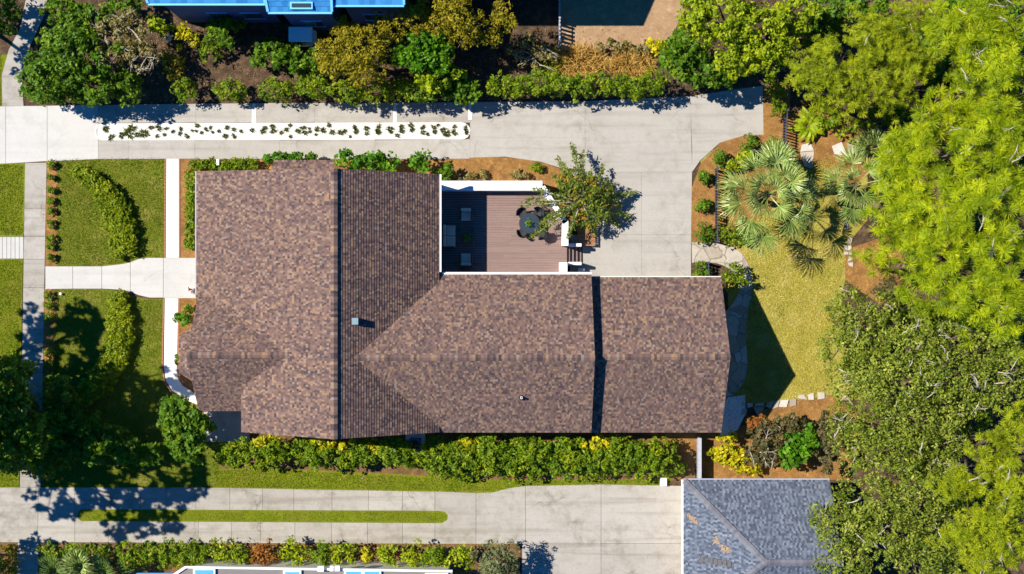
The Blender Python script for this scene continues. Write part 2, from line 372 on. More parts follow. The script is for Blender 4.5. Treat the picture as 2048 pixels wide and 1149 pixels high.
# upper driveway
top = lambda x: 213 - 6 * min(1, max(0, x) / 500) - 3 * max(0, min(1, (x - 500) / 800))
bot = lambda x: 328 - 10 * min(1, max(0, x) / 330)
P = [Q(-60, 213, 12, 213, 12, 328, -60, 329), Q(12, 213, 95, 212, 95, 323, 12, 328), Q(95, 212, 197, 210, 197, 319, 95, 323)]
ux = [197, 325, 392, 508, 630, 790, 940]
for a, b in zip(ux, ux[1:]): P.append(Q(a, top(a), b, top(b), b, 246, a, 247))
lx = [197, 257, 390, 560, 750, 940]
for a, b in zip(lx, lx[1:]): P.append(Q(a, 281, b, 279, b, 318, a, 319))
P.append(Q(940, 205, 1170, 203, 1170, 340, 1120, 336, 1080, 324, 1010, 314, 940, 316))
P.append(Q(1170, 203, 1380, 193, 1384, 297, 1384, 345, 1283, 345, 1170, 345))
P.append(Q(1380, 193, 1480, 178, 1526, 172, 1527, 270, 1490, 271, 1440, 286, 1400, 322, 1384, 345))
P.append(Q(1130, 345, 1283, 345, 1283, 470, 1172, 470, 1172, 395))
P.append(Q(1283, 345, 1384, 345, 1382, 480, 1382, 470, 1283, 470))
P.append(Q(1140, 470, 1283, 470, 1283, 600, 1140, 600)); P.append(Q(1283, 470, 1382, 470, 1382, 600, 1283, 600))
P[-3] = Q(1283, 345, 1384, 345, 1382, 470, 1283, 470)
slabs('driveway', P[:3], MAT['conc_new']); slabs('driveway_run', P[3:], MAT['conc_drive'], .055, .0045)
# white mortar joints across the run
mb = MB()
for x, y0, y1, wd in ((508, 208, 247, 6), (790, 207, 247, 5), (940, 206, 240, 5)):
    mb.prism(px_poly(Q(x - wd / 2, y0, x + wd / 2, y0, x + wd / 2 + 1, y1, x - wd / 2 - 1, y1)), .03, .060)
struct(mb.build('driveway_joint', MAT['conc_white']))
# gravel strip
strip = arc(206, 264.5, 15, 90, 270, 6) + arc(924, 262.5, 15, -90, 90, 8)
mb = MB(); mb.prism(px_poly(strip), 0, .045); struct(mb.build('gravel_strip', MAT['gravel']))
mb = MB(); o_ = inset(px_poly(strip), -.05); i_ = inset(px_poly(strip), .03)
if (o_[0][0] - o_[1][0]) * (i_[0][0] - i_[1][0]) < 0: i_ = i_[::-1]
for k in range(len(o_)):
    a, b = (o_[k - 1], o_[k]); c, d = (i_[k], i_[k - 1])
    mb.face([(*a, .075), (*b, .075), (*c, .075), (*d, .075)]); mb.face([(*a, 0), (*b, 0), (*b, .075), (*a, .075)]); mb.face([(*d, .075), (*c, .075), (*c, 0), (*d, 0)])
struct(mb.build('gravel_kerb', MAT['conc_white']))

# public sidewalk
L_ = lambda y: 50.5 - 6 * (y - 328) / 400 if y < 975 else 40 - 5 * (y - 975) / 175
R_ = lambda y: 94 - 8 * (y - 328) / 430
ys = [326, 417, 473, 519, 576, 660, 745, 830, 915, 975]
slabs('sidewalk', [Q(L_(a), a, R_(a), a, R_(b), b, L_(b), b) for a, b in zip(ys, ys[1:])] + [Q(36, 1084, 78, 1084, 75, 1190, 32, 1190)], MAT['conc_old'], .05)
slabs('garden_path', [Q(5, 213, 4, 150, 18, 100, 40, 58, 52, 0, 55, -40, 102, -40, 97, 0, 90, 30, 62, 90, 44, 150, 48, 213)], MAT['conc_old'], .05)
st = MB()
for k in range(9): st.prism(inset(px_poly(R(-28 + k * 8.4, 474, -28 + (k + 1) * 8.4, 518)), .012), 0, .05)
struct(st.build('kerb_walk', MAT['conc_new']))
slabs('front_walk', [Q(91, 533, 146, 533, 146, 578, 91, 579), Q(146, 533, 204, 533, 204, 578, 146, 578), Q(204, 533, 240, 529, 261, 525, 261, 584, 240, 580, 204, 578),
                     Q(261, 525, 278, 518, 296, 516, 327, 516, 327, 596, 300, 596, 278, 591, 261, 584), Q(327, 516, 392, 516, 392, 597, 327, 597)], MAT['conc_new'], .055, .012)
slabs('side_path', [Q(333, 318, 358, 318, 358, 516, 332, 516), Q(330, 597, 357, 597, 354, 735, 328, 735), Q(328, 735, 354, 735, 356, 757, 366, 772, 392, 788, 400, 812, 372, 800, 345, 782, 332, 762)], MAT['conc_white'], .05)
mb = MB()
def border(pts, wd=.075, seg=.2, z=.07):
    q = [Vector(W(*p)) for p in pts]
    for a, b in zip(q, q[1:]):
        L = (b - a).length; k = max(1, int(L / seg))
        for i in range(k):
            p0 = a.lerp(b, (i + .06) / k); p1 = a.lerp(b, (i + .94) / k); mb.bar((*p0, z / 2), (*p1, z / 2), wd, z)
for p in (Q(331, 318, 330, 516), Q(360, 318, 360, 514), Q(328, 598, 325, 735, 330, 765, 344, 786, 372, 803), Q(359, 598, 357, 735, 360, 755, 370, 768, 392, 784)): border(p)
struct(mb.build('path_edging', MAT['brick']))
slabs('patio_slab', [R(408, 815, 500, 884)], MAT['conc_old'], .06)

# lower driveway
P = [Q(-60, 975, 78, 975, 75, 1085, -60, 1085), Q(78, 975, 150, 975, 150, 1018, 150, 1085, 75, 1085)]
ux = [150, 222, 282, 332, 392, 460, 525, 588, 664, 737, 805, 870]
for a, b in zip(ux, ux[1:]):
    t = lambda x: 975 + 9 * max(0, (x - 400) / 500); P.append(Q(a, t(a), b, t(b), b, 1019 + (b - 150) * .004, a, 1019 + (a - 150) * .004))
lx = [150, 217, 283, 330, 397, 463, 521, 590, 663, 735, 805, 870]
for a, b in zip(lx, lx[1:]): P.append(Q(a, 1042 + (a - 150) * .006, b, 1042 + (b - 150) * .006, b, 1085 + (b - 150) * .004, a, 1085 + (a - 150) * .004))
P += [Q(870, 983, 952, 986, 952, 1088, 870, 1088, 870, 1047, 884, 1046, 894, 1040, 896, 1032, 890, 1024, 870, 1021), Q(952, 986, 985, 985, 1020, 976, 1051, 972, 1051, 1088, 952, 1088),
      Q(1051, 972, 1202, 969, 1202, 1088, 1051, 1088), Q(1202, 969, 1372, 972, 1376, 1087, 1202, 1087), Q(1051, 1088, 1202, 1088, 1202, 1190, 1044, 1190, 1044, 1088), Q(1202, 1087, 1380, 1087, 1380, 1190, 1202, 1190)]
slabs('lower_driveway', P, MAT['conc_old'], .05, .009)
sheet('median_grass', [arc(168, 1031, 12.5, 90, 270, 6) + arc(884, 1034, 12.5, -90, 90, 8)], MAT['grass_strip'], .045)

mb = MB(); mb.prism(px_poly(R(148, 1016, 200, 1049)), 0, .035); mb.prism(px_poly(R(194, 245, 230, 284)), 0, .035); mb.prism(px_poly(R(860, 1019, 890, 1048)), 0, .036); struct(mb.build('strip_base', MAT['conc_old']))
# flagstones
MAT['mortar'] = m_plain('path_mortar', (.22, .19, .15), .9, .2)
def flags(name, poly, cell, seed, z=.06, base=True, mat='stone', keep=1.0):
    rnd = random.Random(seed); q = [Vector(p) for p in px_poly(poly)]; mb = MB()
    def inside(p):
        c = False
        for i in range(len(q)):
            a, b = q[i - 1], q[i]
            if (a.y > p.y) != (b.y > p.y) and p.x < (b.x - a.x) * (p.y - a.y) / (b.y - a.y) + a.x: c = not c
        return c
    x0, x1 = min(p.x for p in q), max(p.x for p in q); y0, y1 = min(p.y for p in q), max(p.y for p in q)
    nx, ny = int((x1 - x0) / cell) + 2, int((y1 - y0) / cell) + 2
    V = [[Vector((x0 + (i - .5) * cell + rnd.uniform(-.3, .3) * cell, y0 + (j - .5) * cell + rnd.uniform(-.3, .3) * cell)) for j in range(ny + 2)] for i in range(nx + 2)]
    for i in range(nx + 1):
        for j in range(ny + 1):
            c = [V[i][j], V[i + 1][j], V[i + 1][j + 1], V[i][j + 1]]; m = sum(c, Vector((0, 0))) / 4
            if inside(m) and rnd.random() < keep:
                c = [p if inside(p) else p.lerp(m, .35) for p in c]
                r = inset([tuple(p) for p in c], .022)
                zz = z + rnd.uniform(-.006, .006); mb.prism(r, 0, zz)
    o = struct(mb.build(name, MAT[mat]))
    if base: mb = MB(); mb.prism([tuple(p) for p in q], 0, z - .022); struct(mb.build(name + '_mortar', MAT['mortar']))
    return o
def smooth(pts, n=6):
    out = []; m = len(pts)
    for i in range(m - 1):
        p0, p1, p2, p3 = [Vector(pts[max(0, min(m - 1, i + k))]) for k in (-1, 0, 1, 2)]
        for k in range(n):
            t = k / n; out.append(tuple(.5 * ((2 * p1) + (p2 - p0) * t + (2 * p0 - 5 * p1 + 4 * p2 - p3) * t * t + (3 * p1 - p0 - 3 * p2 + p3) * t ** 3)))
    return out + [tuple(pts[-1])]
def m_flag(name):
    n = N(name); wv = n.n('VectorMath', operation='ADD'); dn = n.n('TexNoise'); dn.inputs['Scale'].default_value = 1.6; n.l(n.coord(), dn.inputs['Vector'])
    sc_ = n.n('VectorMath', operation='SCALE'); sc_.inputs['Scale'].default_value = .5; n.l(dn.outputs['Color'], sc_.inputs[0]); n.l(n.coord(), wv.inputs[0]); n.l(sc_.outputs[0], wv.inputs[1])
    v = n.n('TexVoronoi', feature='DISTANCE_TO_EDGE'); v.inputs['Scale'].default_value = 1.15; n.l(wv.outputs[0], v.inputs['Vector'])
    v2 = n.n('TexVoronoi', feature='F1'); v2.inputs['Scale'].default_value = 1.15; n.l(wv.outputs[0], v2.inputs['Vector'])
    sp = n.n('SeparateColor'); n.l(v2.outputs['Color'], sp.inputs[0]); c = n.ramp(sp.outputs[0], [(0, (.27, .225, .17)), (.5, (.37, .33, .28)), (1, (.43, .41, .375))])
    c = n.mix(.45, c, n.noise(4, 5, .7), 'OVERLAY'); c = n.mix(n.ramp(v.outputs['Distance'], [(.012, 1.), (.035, 0.)]), c, (.19, .16, .12))
    return n.done(n.bsdf(c, .85, n.bump(n.math('ADD', n.ramp(v.outputs['Distance'], [(.0, 0.), (.05, 1.)]), n.math('MULTIPLY', n.noise(12, 4), .4)), .5, .02)))
MAT['flag_slab'] = m_flag('flagstone_paving')
outer = smooth(Q(1383, 486, 1412, 484, 1444, 488, 1474, 500, 1494, 524, 1503, 556, 1504, 584, 1494, 624, 1492, 680, 1494, 735, 1482, 772, 1460, 792, 1436, 794))
inner = smooth(Q(1384, 526, 1412, 525, 1440, 529, 1462, 541, 1474, 560, 1478, 584, 1462, 612, 1440, 640, 1432, 700, 1432, 794))
mb = MB(); mb.prism(px_poly(outer + inner[::-1]), 0, .06); struct(mb.build('stone_path', MAT['flag_slab']))
flags('stone_edging', Q(1486, 806, 1520, 806, 1580, 792, 1650, 782, 1652, 800, 1585, 808, 1525, 826, 1486, 826), .5, 5, .09, False)
flags('stepping_stones', Q(1590, 285, 1640, 300, 1700, 290, 1740, 300, 1740, 322, 1690, 318, 1650, 322, 1600, 325), .85, 8, .08, False, 'stone', .8)
flags('garden_edging', Q(1690, 440, 1700, 440, 1702, 530, 1690, 530), .36, 9, .08, False)
mb = MB(); mb.prism(px_poly(Q(1440, 820, 1455, 795, 1490, 790, 1490, 830, 1475, 860, 1440, 880)), 0, .05)
struct(mb.build('gravel_pad', MAT['gravel']))

# grass blades: nobody could count them
def grass(name, polys, dens, h, mat, seed):
    rng = np.random.default_rng(seed); out = []
    for p in polys:
        q = np.array(px_poly(p)); lo, hi = q.min(0), q.max(0)
        n = int((hi - lo).prod() * dens); pt = rng.uniform(lo, hi, (n, 2)); c = np.zeros(n, bool)
        for i in range(len(q)):
            a, b = q[i - 1], q[i]
            if a[1] == b[1]: continue
            m = (a[1] > pt[:, 1]) != (b[1] > pt[:, 1])
            c ^= m & (pt[:, 0] < (b[0] - a[0]) * (pt[:, 1] - a[1]) / (b[1] - a[1]) + a[0])
        out.append(pt[c])
    pt = np.concatenate(out); n = len(pt)
    th = rng.uniform(0, 2 * np.pi, n); hh = h * rng.uniform(.5, 1.2, n); wd = rng.uniform(.012, .028, n); ln = rng.uniform(.3, 1.1, n)
    base = np.c_[pt, np.full(n, .015)]; sd = np.c_[-np.sin(th), np.cos(th), np.zeros(n)] * wd[:, None]
    tip = base + np.c_[np.cos(th) * hh * ln, np.sin(th) * hh * ln, hh]
    V = np.stack([base - sd, base + sd, tip], 1)
    o = quads(name, V, mat, None, 3); o['kind'] = 'stuff'; return o
grass('lawn_grass', [Q(112, 318, 330, 316, 330, 516, 290, 514, 262, 521, 230, 528, 200, 532, 112, 533), Q(108, 579, 200, 580, 232, 585, 262, 594, 290, 600, 325, 600, 323, 740, 334, 780, 380, 806, 410, 880, 440, 935, 440, 974, 84, 974, 88, 760)], 420, .085, MAT['blade'], 1)
grass('back_lawn_grass', [Q(1612, 318, 1690, 312, 1700, 350, 1640, 370), Q(1420, 330, 1660, 320, 1690, 420, 1692, 520, 1670, 600, 1670, 795, 1600, 798, 1490, 810, 1470, 800, 1496, 740, 1493, 620, 1506, 584, 1500, 530, 1480, 500, 1440, 480)], 380, .085, MAT['blade_back'], 2)
grass('verge_grass', [Q(-30, 330, 47, 330, 44, 470, -30, 470), Q(-30, 521, 43, 521, 40, 760, 36, 974, -30, 974), R(-30, 110, 3, 211), Q(430, 942, 520, 938, 700, 948, 860, 956, 1000, 962, 1340, 960, 1340, 970, 1040, 971, 990, 983, 800, 980, 430, 974),
                      Q(160, 1022, 884, 1024, 892, 1034, 884, 1043, 160, 1040)], 480, .09, MAT['blade_strip'], 3)

# ------------------------------------------------------------------ roofs
def slope(mb, e0, e1, r1, r0, rh=.16, butt=.026):
    """courses of shingles between eave e0-e1 and ridge r0-r1"""
    e0, e1, r0, r1 = map(Vector, (e0, e1, r0, r1)); nrm = (e1 - e0).cross(r0 - e0).normalized()
    if nrm.z < 0: nrm = -nrm
    L = ((r0 - e0).length + (r1 - e1).length) / 2; k = max(1, round(L / rh)); U = (e1 - e0).length
    ud = (e1 - e0).normalized(); off = random.Random(int(L * 1000 + U * 77)).uniform(0, 50)
    for i in range(k):
        a, b = i / k, (i + 1) / k
        p0, p1 = e0.lerp(r0, a) + nrm * butt, e1.lerp(r1, a) + nrm * butt
        q0, q1 = e0.lerp(r0, b), e1.lerp(r1, b)
        u = [(p - e0).dot(ud) + off for p in (p0, p1, q1, q0)]; v0 = (i + .02) * rh; v1 = (i + .98) * rh
        mb.face([p0, p1, q1, q0], [(u[0], v0), (u[1], v0), (u[2], v1), (u[3], v1)])
        mb.face([p0 - nrm * butt, p1 - nrm * butt, p1, p0], [(u[0], v0), (u[1], v0), (u[1], v0 + .01), (u[0], v0 + .01)])
def deck_under(mb, e0, e1, r1, r0, t=.14):
    """the boarding and fascia under one slope"""
    P4 = [Vector(p) - Vector((0, 0, .012)) for p in (e0, e1, r1, r0)]; D = [p - Vector((0, 0, t)) for p in P4]
    mb.face(D[::-1])
    for i in range(4): mb.face([D[i - 1], D[i], P4[i], P4[i - 1]])
def cap(mb, a, b, wd, lift, drop):
    a, b = Vector(a), Vector(b); d = (b - a).normalized(); s = Vector((-d.y, d.x, 0)).normalized() * wd; L = (b - a).length
    up = Vector((0, 0, lift)); dn = Vector((0, 0, drop))
    for sg in (1, -1):
        p = [a + up, b + up, b + up + s * sg - dn, a + up + s * sg - dn]
        mb.face(p if sg < 0 else p[::-1], [(0, .5), (L, .5), (L, .9), (0, .9)] if sg < 0 else [(0, .9), (L, .9), (L, .5), (0, .5)])
        mb.face([p[3], p[2], p[2] - up * 1.3, p[3] - up * 1.3], [(0, .5), (L, .5), (L, .9), (0, .9)])
    for e in (a, b): mb.face([e + up, e + up + s - dn, e - s * 0 - up, e + up - s - dn])
def V3(px, py, h): return Vector((*W(px, py, h), h))
def gutter(a, b, parent, mat='white', r=.07, out=(0, 0)):
    mb = MB(); o = Vector((*out, -.07)); mb.bar(Vector(a) + o, Vector(b) + o, .13, .12)
    return mb.build('gutter', MAT[mat], parent)
def pent(mb, prof, axis, lo, hi):
    """wall block: profile (t, z) swept along the other horizontal axis"""
    f = (lambda t, s, z: (t, s, z)) if axis == 'x' else (lambda t, s, z: (s, t, z))
    A = [f(t, lo, z) for t, z in prof]; B = [f(t, hi, z) for t, z in prof]
    mb.face(A); mb.face(B[::-1])
    for i in range(len(A)): mb.face([A[i - 1], A[i], B[i], B[i - 1]])

house = empty('house', (0, 0, 0), 'large house with brown shingled gable roofs between the two driveways', 'house')
HR, HE, HW = 7.9, 4.2, 3.0          # main ridge, courtyard eave, front eave
rn, rs = V3(668, 337, HR), V3(668, 879, HR)
rs.x = rn.x
fn = V3(393, 343, HW); fs = Vector((fn.x, W(0, 715, 6.3)[1], HW))
def on_front(X, Y): return Vector((X, Y, HW + (X - fn.x) / (rn.x - fn.x) * (HR - HW)))
xs_ = W(483, 864, 4.67)[0]
en, es = V3(878, 349, HE), V3(862, 865, HE); es.x = en.x
mainr = MB()
mid_ridge = Vector((rn.x, fs.y, HR))
F1 = (fn, fs, mid_ridge, rn); F2 = (on_front(xs_, fs.y), on_front(xs_, rs.y + .03), rs, mid_ridge); E1 = (en, es, rs, rn)
for f in (F1, F2, E1): slope(mainr, *f)
main_o = mainr.build('roof', MAT['shingle'], house)
und = MB()
for f in (F1, F2, E1): deck_under(und, *f)
c_ = MB(); cap(c_, rn, rs, .19, .10, .10); c_.build('ridge_cap', MAT['cap'], main_o)
# middle wing
M_R, M_E = 7.2, 3.9
mr0 = Vector((rn.x + .6, W(0, 716, M_R)[1], M_R)); mr1 = V3(1190, 716, M_R); mr1.y = mr0.y
mn1 = V3(1183, 549.5, M_E); ms1 = V3(1183, 865, M_E); mn1.x = ms1.x = mr1.x
MN = ((mr0.x + 3.6, mn1.y, M_E), mn1, mr1, (mr0.x, mr0.y, M_R)); MS = ((mr0.x + 2.2, ms1.y, M_E), ms1, mr1, (mr0.x, mr0.y, M_R))
def hip_part(mb, e0, e1, r1, r0): slope(mb, e0, e1, r1, r0)
midr = MB(); hip_part(midr, *MN); hip_part(midr, *MS); mid_o = midr.build('roof', MAT['shingle'], house)
for f in (MN, MS): deck_under(und, *f)
c_ = MB(); cap(c_, Vector((rn.x + 1.0, mr0.y, M_R)), mr1, .17, .05, .11); c_.build('ridge_cap', MAT['cap'], mid_o)
# east wing, a step lower
E_R, E_E = 6.45, 3.2
er0 = Vector((mr1.x - .3, mr0.y, E_R)); er1 = V3(1461, 719, E_R); er1.y = er0.y
enx = V3(1442, 555, E_E); esx = V3(1442, 865, E_E); enx.x = esx.x = er1.x
EN = ((er0.x, enx.y, E_E), enx, er1, er0); ES = ((er0.x, esx.y, E_E), esx, er1, er0)
eastr = MB(); slope(eastr, *EN); slope(eastr, *ES); east_o = eastr.build('roof', MAT['shingle'], house)
for f in (EN, ES): deck_under(und, *f)
c_ = MB(); cap(c_, Vector((mr1.x + .05, er0.y, E_R)), er1, .17, .05, .11); c_.build('ridge_cap', MAT['cap'], east_o)
# front gable
G_R, G_E = 6.35, 3.25
gr0 = V3(371, 711, G_R); gr1 = Vector((W(583, 711, G_R)[0] + .5, gr0.y, G_R))
gs0 = V3(383, 822, G_E); gs0.x = gr0.x; half = gr0.y - gs0.y; gn0 = Vector((gr0.x, gr0.y + half, G_E))
GS = (gs0, Vector((gr1.x, gs0.y, G_E)), gr1, gr0); GN = (gn0, Vector((gr1.x, gn0.y, G_E)), gr1, gr0)
# the slopes run on under the main roof only as far as the valley
xv = xs_ - .3
GS = (gs0, Vector((xs_ + .45, gs0.y, G_E)), gr1, gr0); GN = (gn0, Vector((fn.x + 1.9, gn0.y, G_E)), gr1, gr0)
gab = MB(); slope(gab, *GS); slope(gab, *GN); gab_o = gab.build('roof', MAT['shingle'], house)
for f in (GS, GN): deck_under(und, *f)
c_ = MB(); cap(c_, gr0, Vector((gr1.x - .55, gr0.y, G_R)), .17, .05, .11); c_.build('ridge_cap', MAT['cap'], gab_o)
# bay roof and north lean-to
bay = MB(); b0, b1, b2, b3 = V3(358, 672, 2.6), V3(358, 746, 2.6), V3(386, 782, 3.3), V3(388, 634, 3.3)
b2.x = b3.x = gr0.x + .5; slope(bay, b1, b0, b3, b2); bay_o = bay.build('roof', MAT['shingle'], house); deck_under(und, b1, b0, b3, b2)
lt = MB(); l0, l1 = V3(547, 321, 3.3), V3(668, 321, 3.3); lr = (l1 + Vector((0, -1.3, 1.0)), l0 + Vector((0, -1.3, 1.0)))
slope(lt, l0, l1, *lr); lt.build('roof', MAT['shingle'], house); deck_under(und, l0, l1, *lr)
und.build('fascia', MAT['white'], house)
gutter(en, (en.x, mn1.y + .15, HE), house, 'white', .07, (.065, 0)); gutter(fn + Vector((.03, 0, -.02)), (fn.x + .03, gn0.y, HW - .02), house, 'grey_wood', .07, (-.05, 0))
gutter((en.x + .15, mn1.y, M_E), mn1, house, 'white', .07, (0, .07)); gutter((mr1.x + .05, enx.y, E_E - .03), enx + Vector((0, 0, -.03)), house, 'wall', .07, (0, .0))
gutter((en.x, ms1.y + .06, M_E - .03), (ms1.x, ms1.y + .06, M_E - .03), house, 'dark_metal', .07, (0, 0)); gutter((mr1.x + .05, esx.y + .06, E_E - .03), (esx.x, esx.y + .06, E_E - .03), house, 'dark_metal', .07, (0, 0))
# walls
wl = MB()
x0, x1 = fn.x + .45, en.x - .4; zx = lambda X: HW + (X - fn.x) / (rn.x - fn.x) * (HR - HW)
ze = lambda X: HR - (X - rn.x) / (en.x - rn.x) * (HR - HE)
pent(wl, [(x0, 0), (x0, zx(x0) - .25), (rn.x, HR - .3), (x1, ze(x1) - .25), (x1, 0)], 'x', fs.y, rn.y - .3)
x0s = xs_ + .35
pent(wl, [(x0s, 0), (x0s, zx(x0s) - .25), (rn.x, HR - .3), (x1, ze(x1) - .25), (x1, 0)], 'x', rs.y + .3, fs.y - .002)
def cross(mb, yr, yn, ys, hr, he, xa, xb, ov=.4):
    sl = (hr - he) / (yn - yr); pent(mb, [(ys + ov, 0), (ys + ov, he + ov * sl - .25), (yr, hr - .3), (yn - ov, he + ov * sl - .25), (yn - ov, 0)], 'y', xa, xb)
cross(wl, mr0.y, mn1.y, ms1.y, M_R, M_E, x1 + .003, mr1.x - .25)
cross(wl, er0.y, enx.y, esx.y, E_R, E_E, mr1.x - .247, er1.x - .25, .45)
cross(wl, gr0.y, gn0.y, gs0.y, G_R, G_E, gr0.x + .4, x0s - .003)
wl.prism([(b0.x + .25, b0.y - .1), (b0.x + .25, b1.y + .1), (gr0.x + .39, b1.y - .5), (gr0.x + .39, b0.y + .5)], 0, 2.5)
wl.prism([(l0.x + .3, l0.y - .35), (l1.x - .3, l0.y - .35), (l1.x - .3, rn.y - .29), (l0.x + .3, rn.y - .29)], 0, 3.2)
wall_o = wl.build('wall', MAT['wall'], house)
def opening(name, mat, c, wdt, z0, z1, face, frame=True):
    """window or door on a wall face: 'x+','x-','y+','y-'"""
    cx, cy = c; mb = MB(); fr = MB(); t = .09
    def bx(m, a0, a1, zz0, zz1, d0, d1):
        if face[0] == 'x':
            s = 1 if face[1] == '+' else -1; m.box(*sorted((cx + s * d0, cx + s * d1)), cy + a0, cy + a1, zz0, zz1)
        else:
            s = 1 if face[1] == '+' else -1; m.box(cx + a0, cx + a1, *sorted((cy + s * d0, cy + s * d1)), zz0, zz1)
    h = wdt / 2; bx(mb, -h, h, z0, z1, .004, .03); o = mb.build(name, MAT[mat], house)
    bx(fr, -h - t, -h, z0 - t, z1 + t, .004, .06); bx(fr, h, h + t, z0 - t, z1 + t, .004, .06); bx(fr, -h, h, z1, z1 + t, .004, .06); bx(fr, -h, h, z0 - t, z0, .004, .06); bx(fr, -.02, .02, z0, z1, .032, .05)
    fr.build('frame', MAT['white'], o); return o
wx = fn.x + .45
for py, wd in ((385, 1.4), (470, 1.4)): opening('window', 'glass', (wx, W(0, py)[1]), wd, .8, 2.2, 'x-')
opening('door', 'dark_metal', (wx, W(0, 556)[1]), 1.0, .12, 2.2, 'x-')
for py in (400, 470, 520): opening('window', 'glass', (x1, W(0, py)[1]), 1.5, 1.1, 3.2, 'x+')
for px in (930, 1010, 1090): opening('window', 'glass', (W(px, 0)[0], mn1.y - .4), 1.2, 1.2, 3.1, 'y+')
opening('garage_door', 'white', (W(1285, 0)[0], enx.y - .45), 4.6, .1, 2.3, 'y+')
for py in (640, 770): opening('window', 'glass', (er1.x - .25, W(0, py)[1]), 1.2, .9, 2.2, 'x+')
for px in (620, 760, 960, 1090, 1300): opening('window', 'glass', (W(px, 0)[0], (rs.y + .3) if px < 800 else (ms1.y + .4 if px < 1180 else esx.y + .45)), 1.1, .9, 2.2, 'y-')
# vent box and pipe on the roof
vb = MB(); hv = ze(W(711, 0, 7)[0] + .1); vc = W(710, 643, hv + .45)
vb.box(vc[0] - .16, vc[0] + .16, vc[1] - .17, vc[1] + .17, hv - .8, hv + .38); vo = vb.build('roof_vent', MAT['dark_metal'], house)
vb = MB(); vb.box(vc[0] - .17, vc[0] + .17, vc[1] - .18, vc[1] + .18, hv + .40, hv + .45); vb.box(vc[0] - .1, vc[0] + .1, vc[1] - .1, vc[1] + .1, hv + .37, hv + .41); vb.build('vent_cap', m_plain('weathered_steel', (.16, .25, .30), .5), vo)
hp = M_R - (mr0.y - W(0, 796, 6)[1]) / (mr0.y - ms1.y) * (M_R - M_E); pc = W(1043, 796, hp + .3)
vb = MB(); vb.lathe([(.07, hp - .2), (.07, hp + .38), (.05, hp + .38), (.05, hp + .1)], *pc, n=14); po = vb.build('vent_pipe', MAT['white'], house, True)
vb = MB(); vb.lathe([(.17, hp - .12), (.16, hp + .06), (.09, hp + .16), (.072, hp + .17)], *pc, n=14); vb.build('pipe_flashing', MAT['dark_metal'], po, True)
# front step post by the hedge

# ------------------------------------------------------------------ deck and its furniture
DZ = .9
dx0, dx1 = W(884, 0, 0)[0] - .3, W(1134, 0, DZ)[0]; dyt, dyb = W(0, 384, DZ)[1], mn1.y - .38
deck = empty('deck', (dx0, dyb, 0), 'brown composite deck with white parapets in the corner of the brown house', 'deck')
def dk(mb, name, mat, parent=deck, **k):
    o = mb.build(name, mat, None, **k); o.parent = parent
    o.matrix_parent_inverse = Matrix.Translation(-Vector((dx0, dyb, 0))) if parent is deck else Matrix.Identity(4)
    if parent is deck: o.matrix_parent_inverse = Matrix.Translation((-dx0, -dyb, 0))
    return o
A1, A2 = W(1083, 384, DZ), W(1130, 448, DZ)           # where the diagonal starts and ends
fl = MB(); y = dyb; pw = .145
while y < dyt:
    y2 = min(y + pw, dyt)
    def xe(yy): return dx1 if yy < A2[1] else A2[0] + (A1[0] - A2[0]) * (yy - A2[1]) / (A1[1] - A2[1])
    rr = random.Random(int(y * 1000)); cuts = sorted([dx0, rr.uniform(dx0 + 2, dx0 + 6)])
    e = min(xe(y), xe(y2), dx1)
    for a, b in zip(cuts, cuts[1:] + [e]): fl.box(a + .003, b - .003, y + .006, y2 - .006, DZ - .03, DZ)
    y = y2
dk(fl, 'deck_floor', MAT['deck'])
sk = MB(); sk.prism([(dx0, dyb), (dx1 - .05, dyb), (dx1 - .05, A2[1]), (A1[0], dyt - .02), (dx0, dyt - .02)], 0, DZ - .04); dk(sk, 'skirting', MAT['wall'])
pr = MB(); T = DZ + 1.0
yt2 = W(0, 362, T)[1]; pr.box(dx0 + .3, W(1085, 0, T)[0], dyt, yt2, 0, T)
dk(pr, 'parapet', MAT['white'], bevel=.02)
B1, B2 = W(1085, 374, T), W(1131, 446, T)
pr = MB()
for i in range(9):
    p = Vector(B1).lerp(Vector(B2), (i + .5) / 9); pr.box(p.x - .03, p.x + .03, p.y - .03, p.y + .03, DZ - .3, T - .05)
dk(pr, 'baluster_run', MAT['white'])
pr = MB(); pr.bar((*B1, T - .03), (*B2, T - .03), .30, .06); dk(pr, 'top_rail', MAT['white'])
pr = MB(); xa, xb = W(1124, 0, T)[0], W(1137, 0, T)[0]; pr.box(xa, xb, W(0, 492, T)[1], W(0, 440, T)[1], 0, T); dk(pr, 'parapet', MAT['white'], bevel=.02)
pr = MB(); pr.box(W(1119, 0, T)[0], W(1135, 0, T)[0], dyb, W(0, 525, T)[1], 0, T); dk(pr, 'parapet', MAT['white'], bevel=.02)
stp = MB(); ya, yb = W(0, 492, .5)[1], W(0, 525, .5)[1]
sx0 = dx1; wst = .235
for k in range(4): stp.box(sx0 + k * wst, sx0 + (k + 1) * wst + .02 - .075, yb, ya, .02, DZ - (k + 1) * .175 + (0 if k else .0))
so = dk(stp, 'stair', MAT['deck'])
rs_ = MB()
for k in range(4): rs_.box(sx0 + (k + 1) * wst - .06, sx0 + (k + 1) * wst + .018, yb - .002, ya + .002, .02, DZ - (k + 2) * .175 + .1 if k < 3 else .06)
dk(rs_, 'riser', MAT['dark_metal'])
for y_ in (490.5, 527.5):
    pr = MB(); c = W(0, y_, 1.2)[1]; pr.box(W(1137, 0, 1.4)[0] + .003, W(1163, 0, 1.2)[0], c - .09, c + .09, 0, 1.25); dk(pr, 'cheek_wall', MAT['white'], bevel=.015)
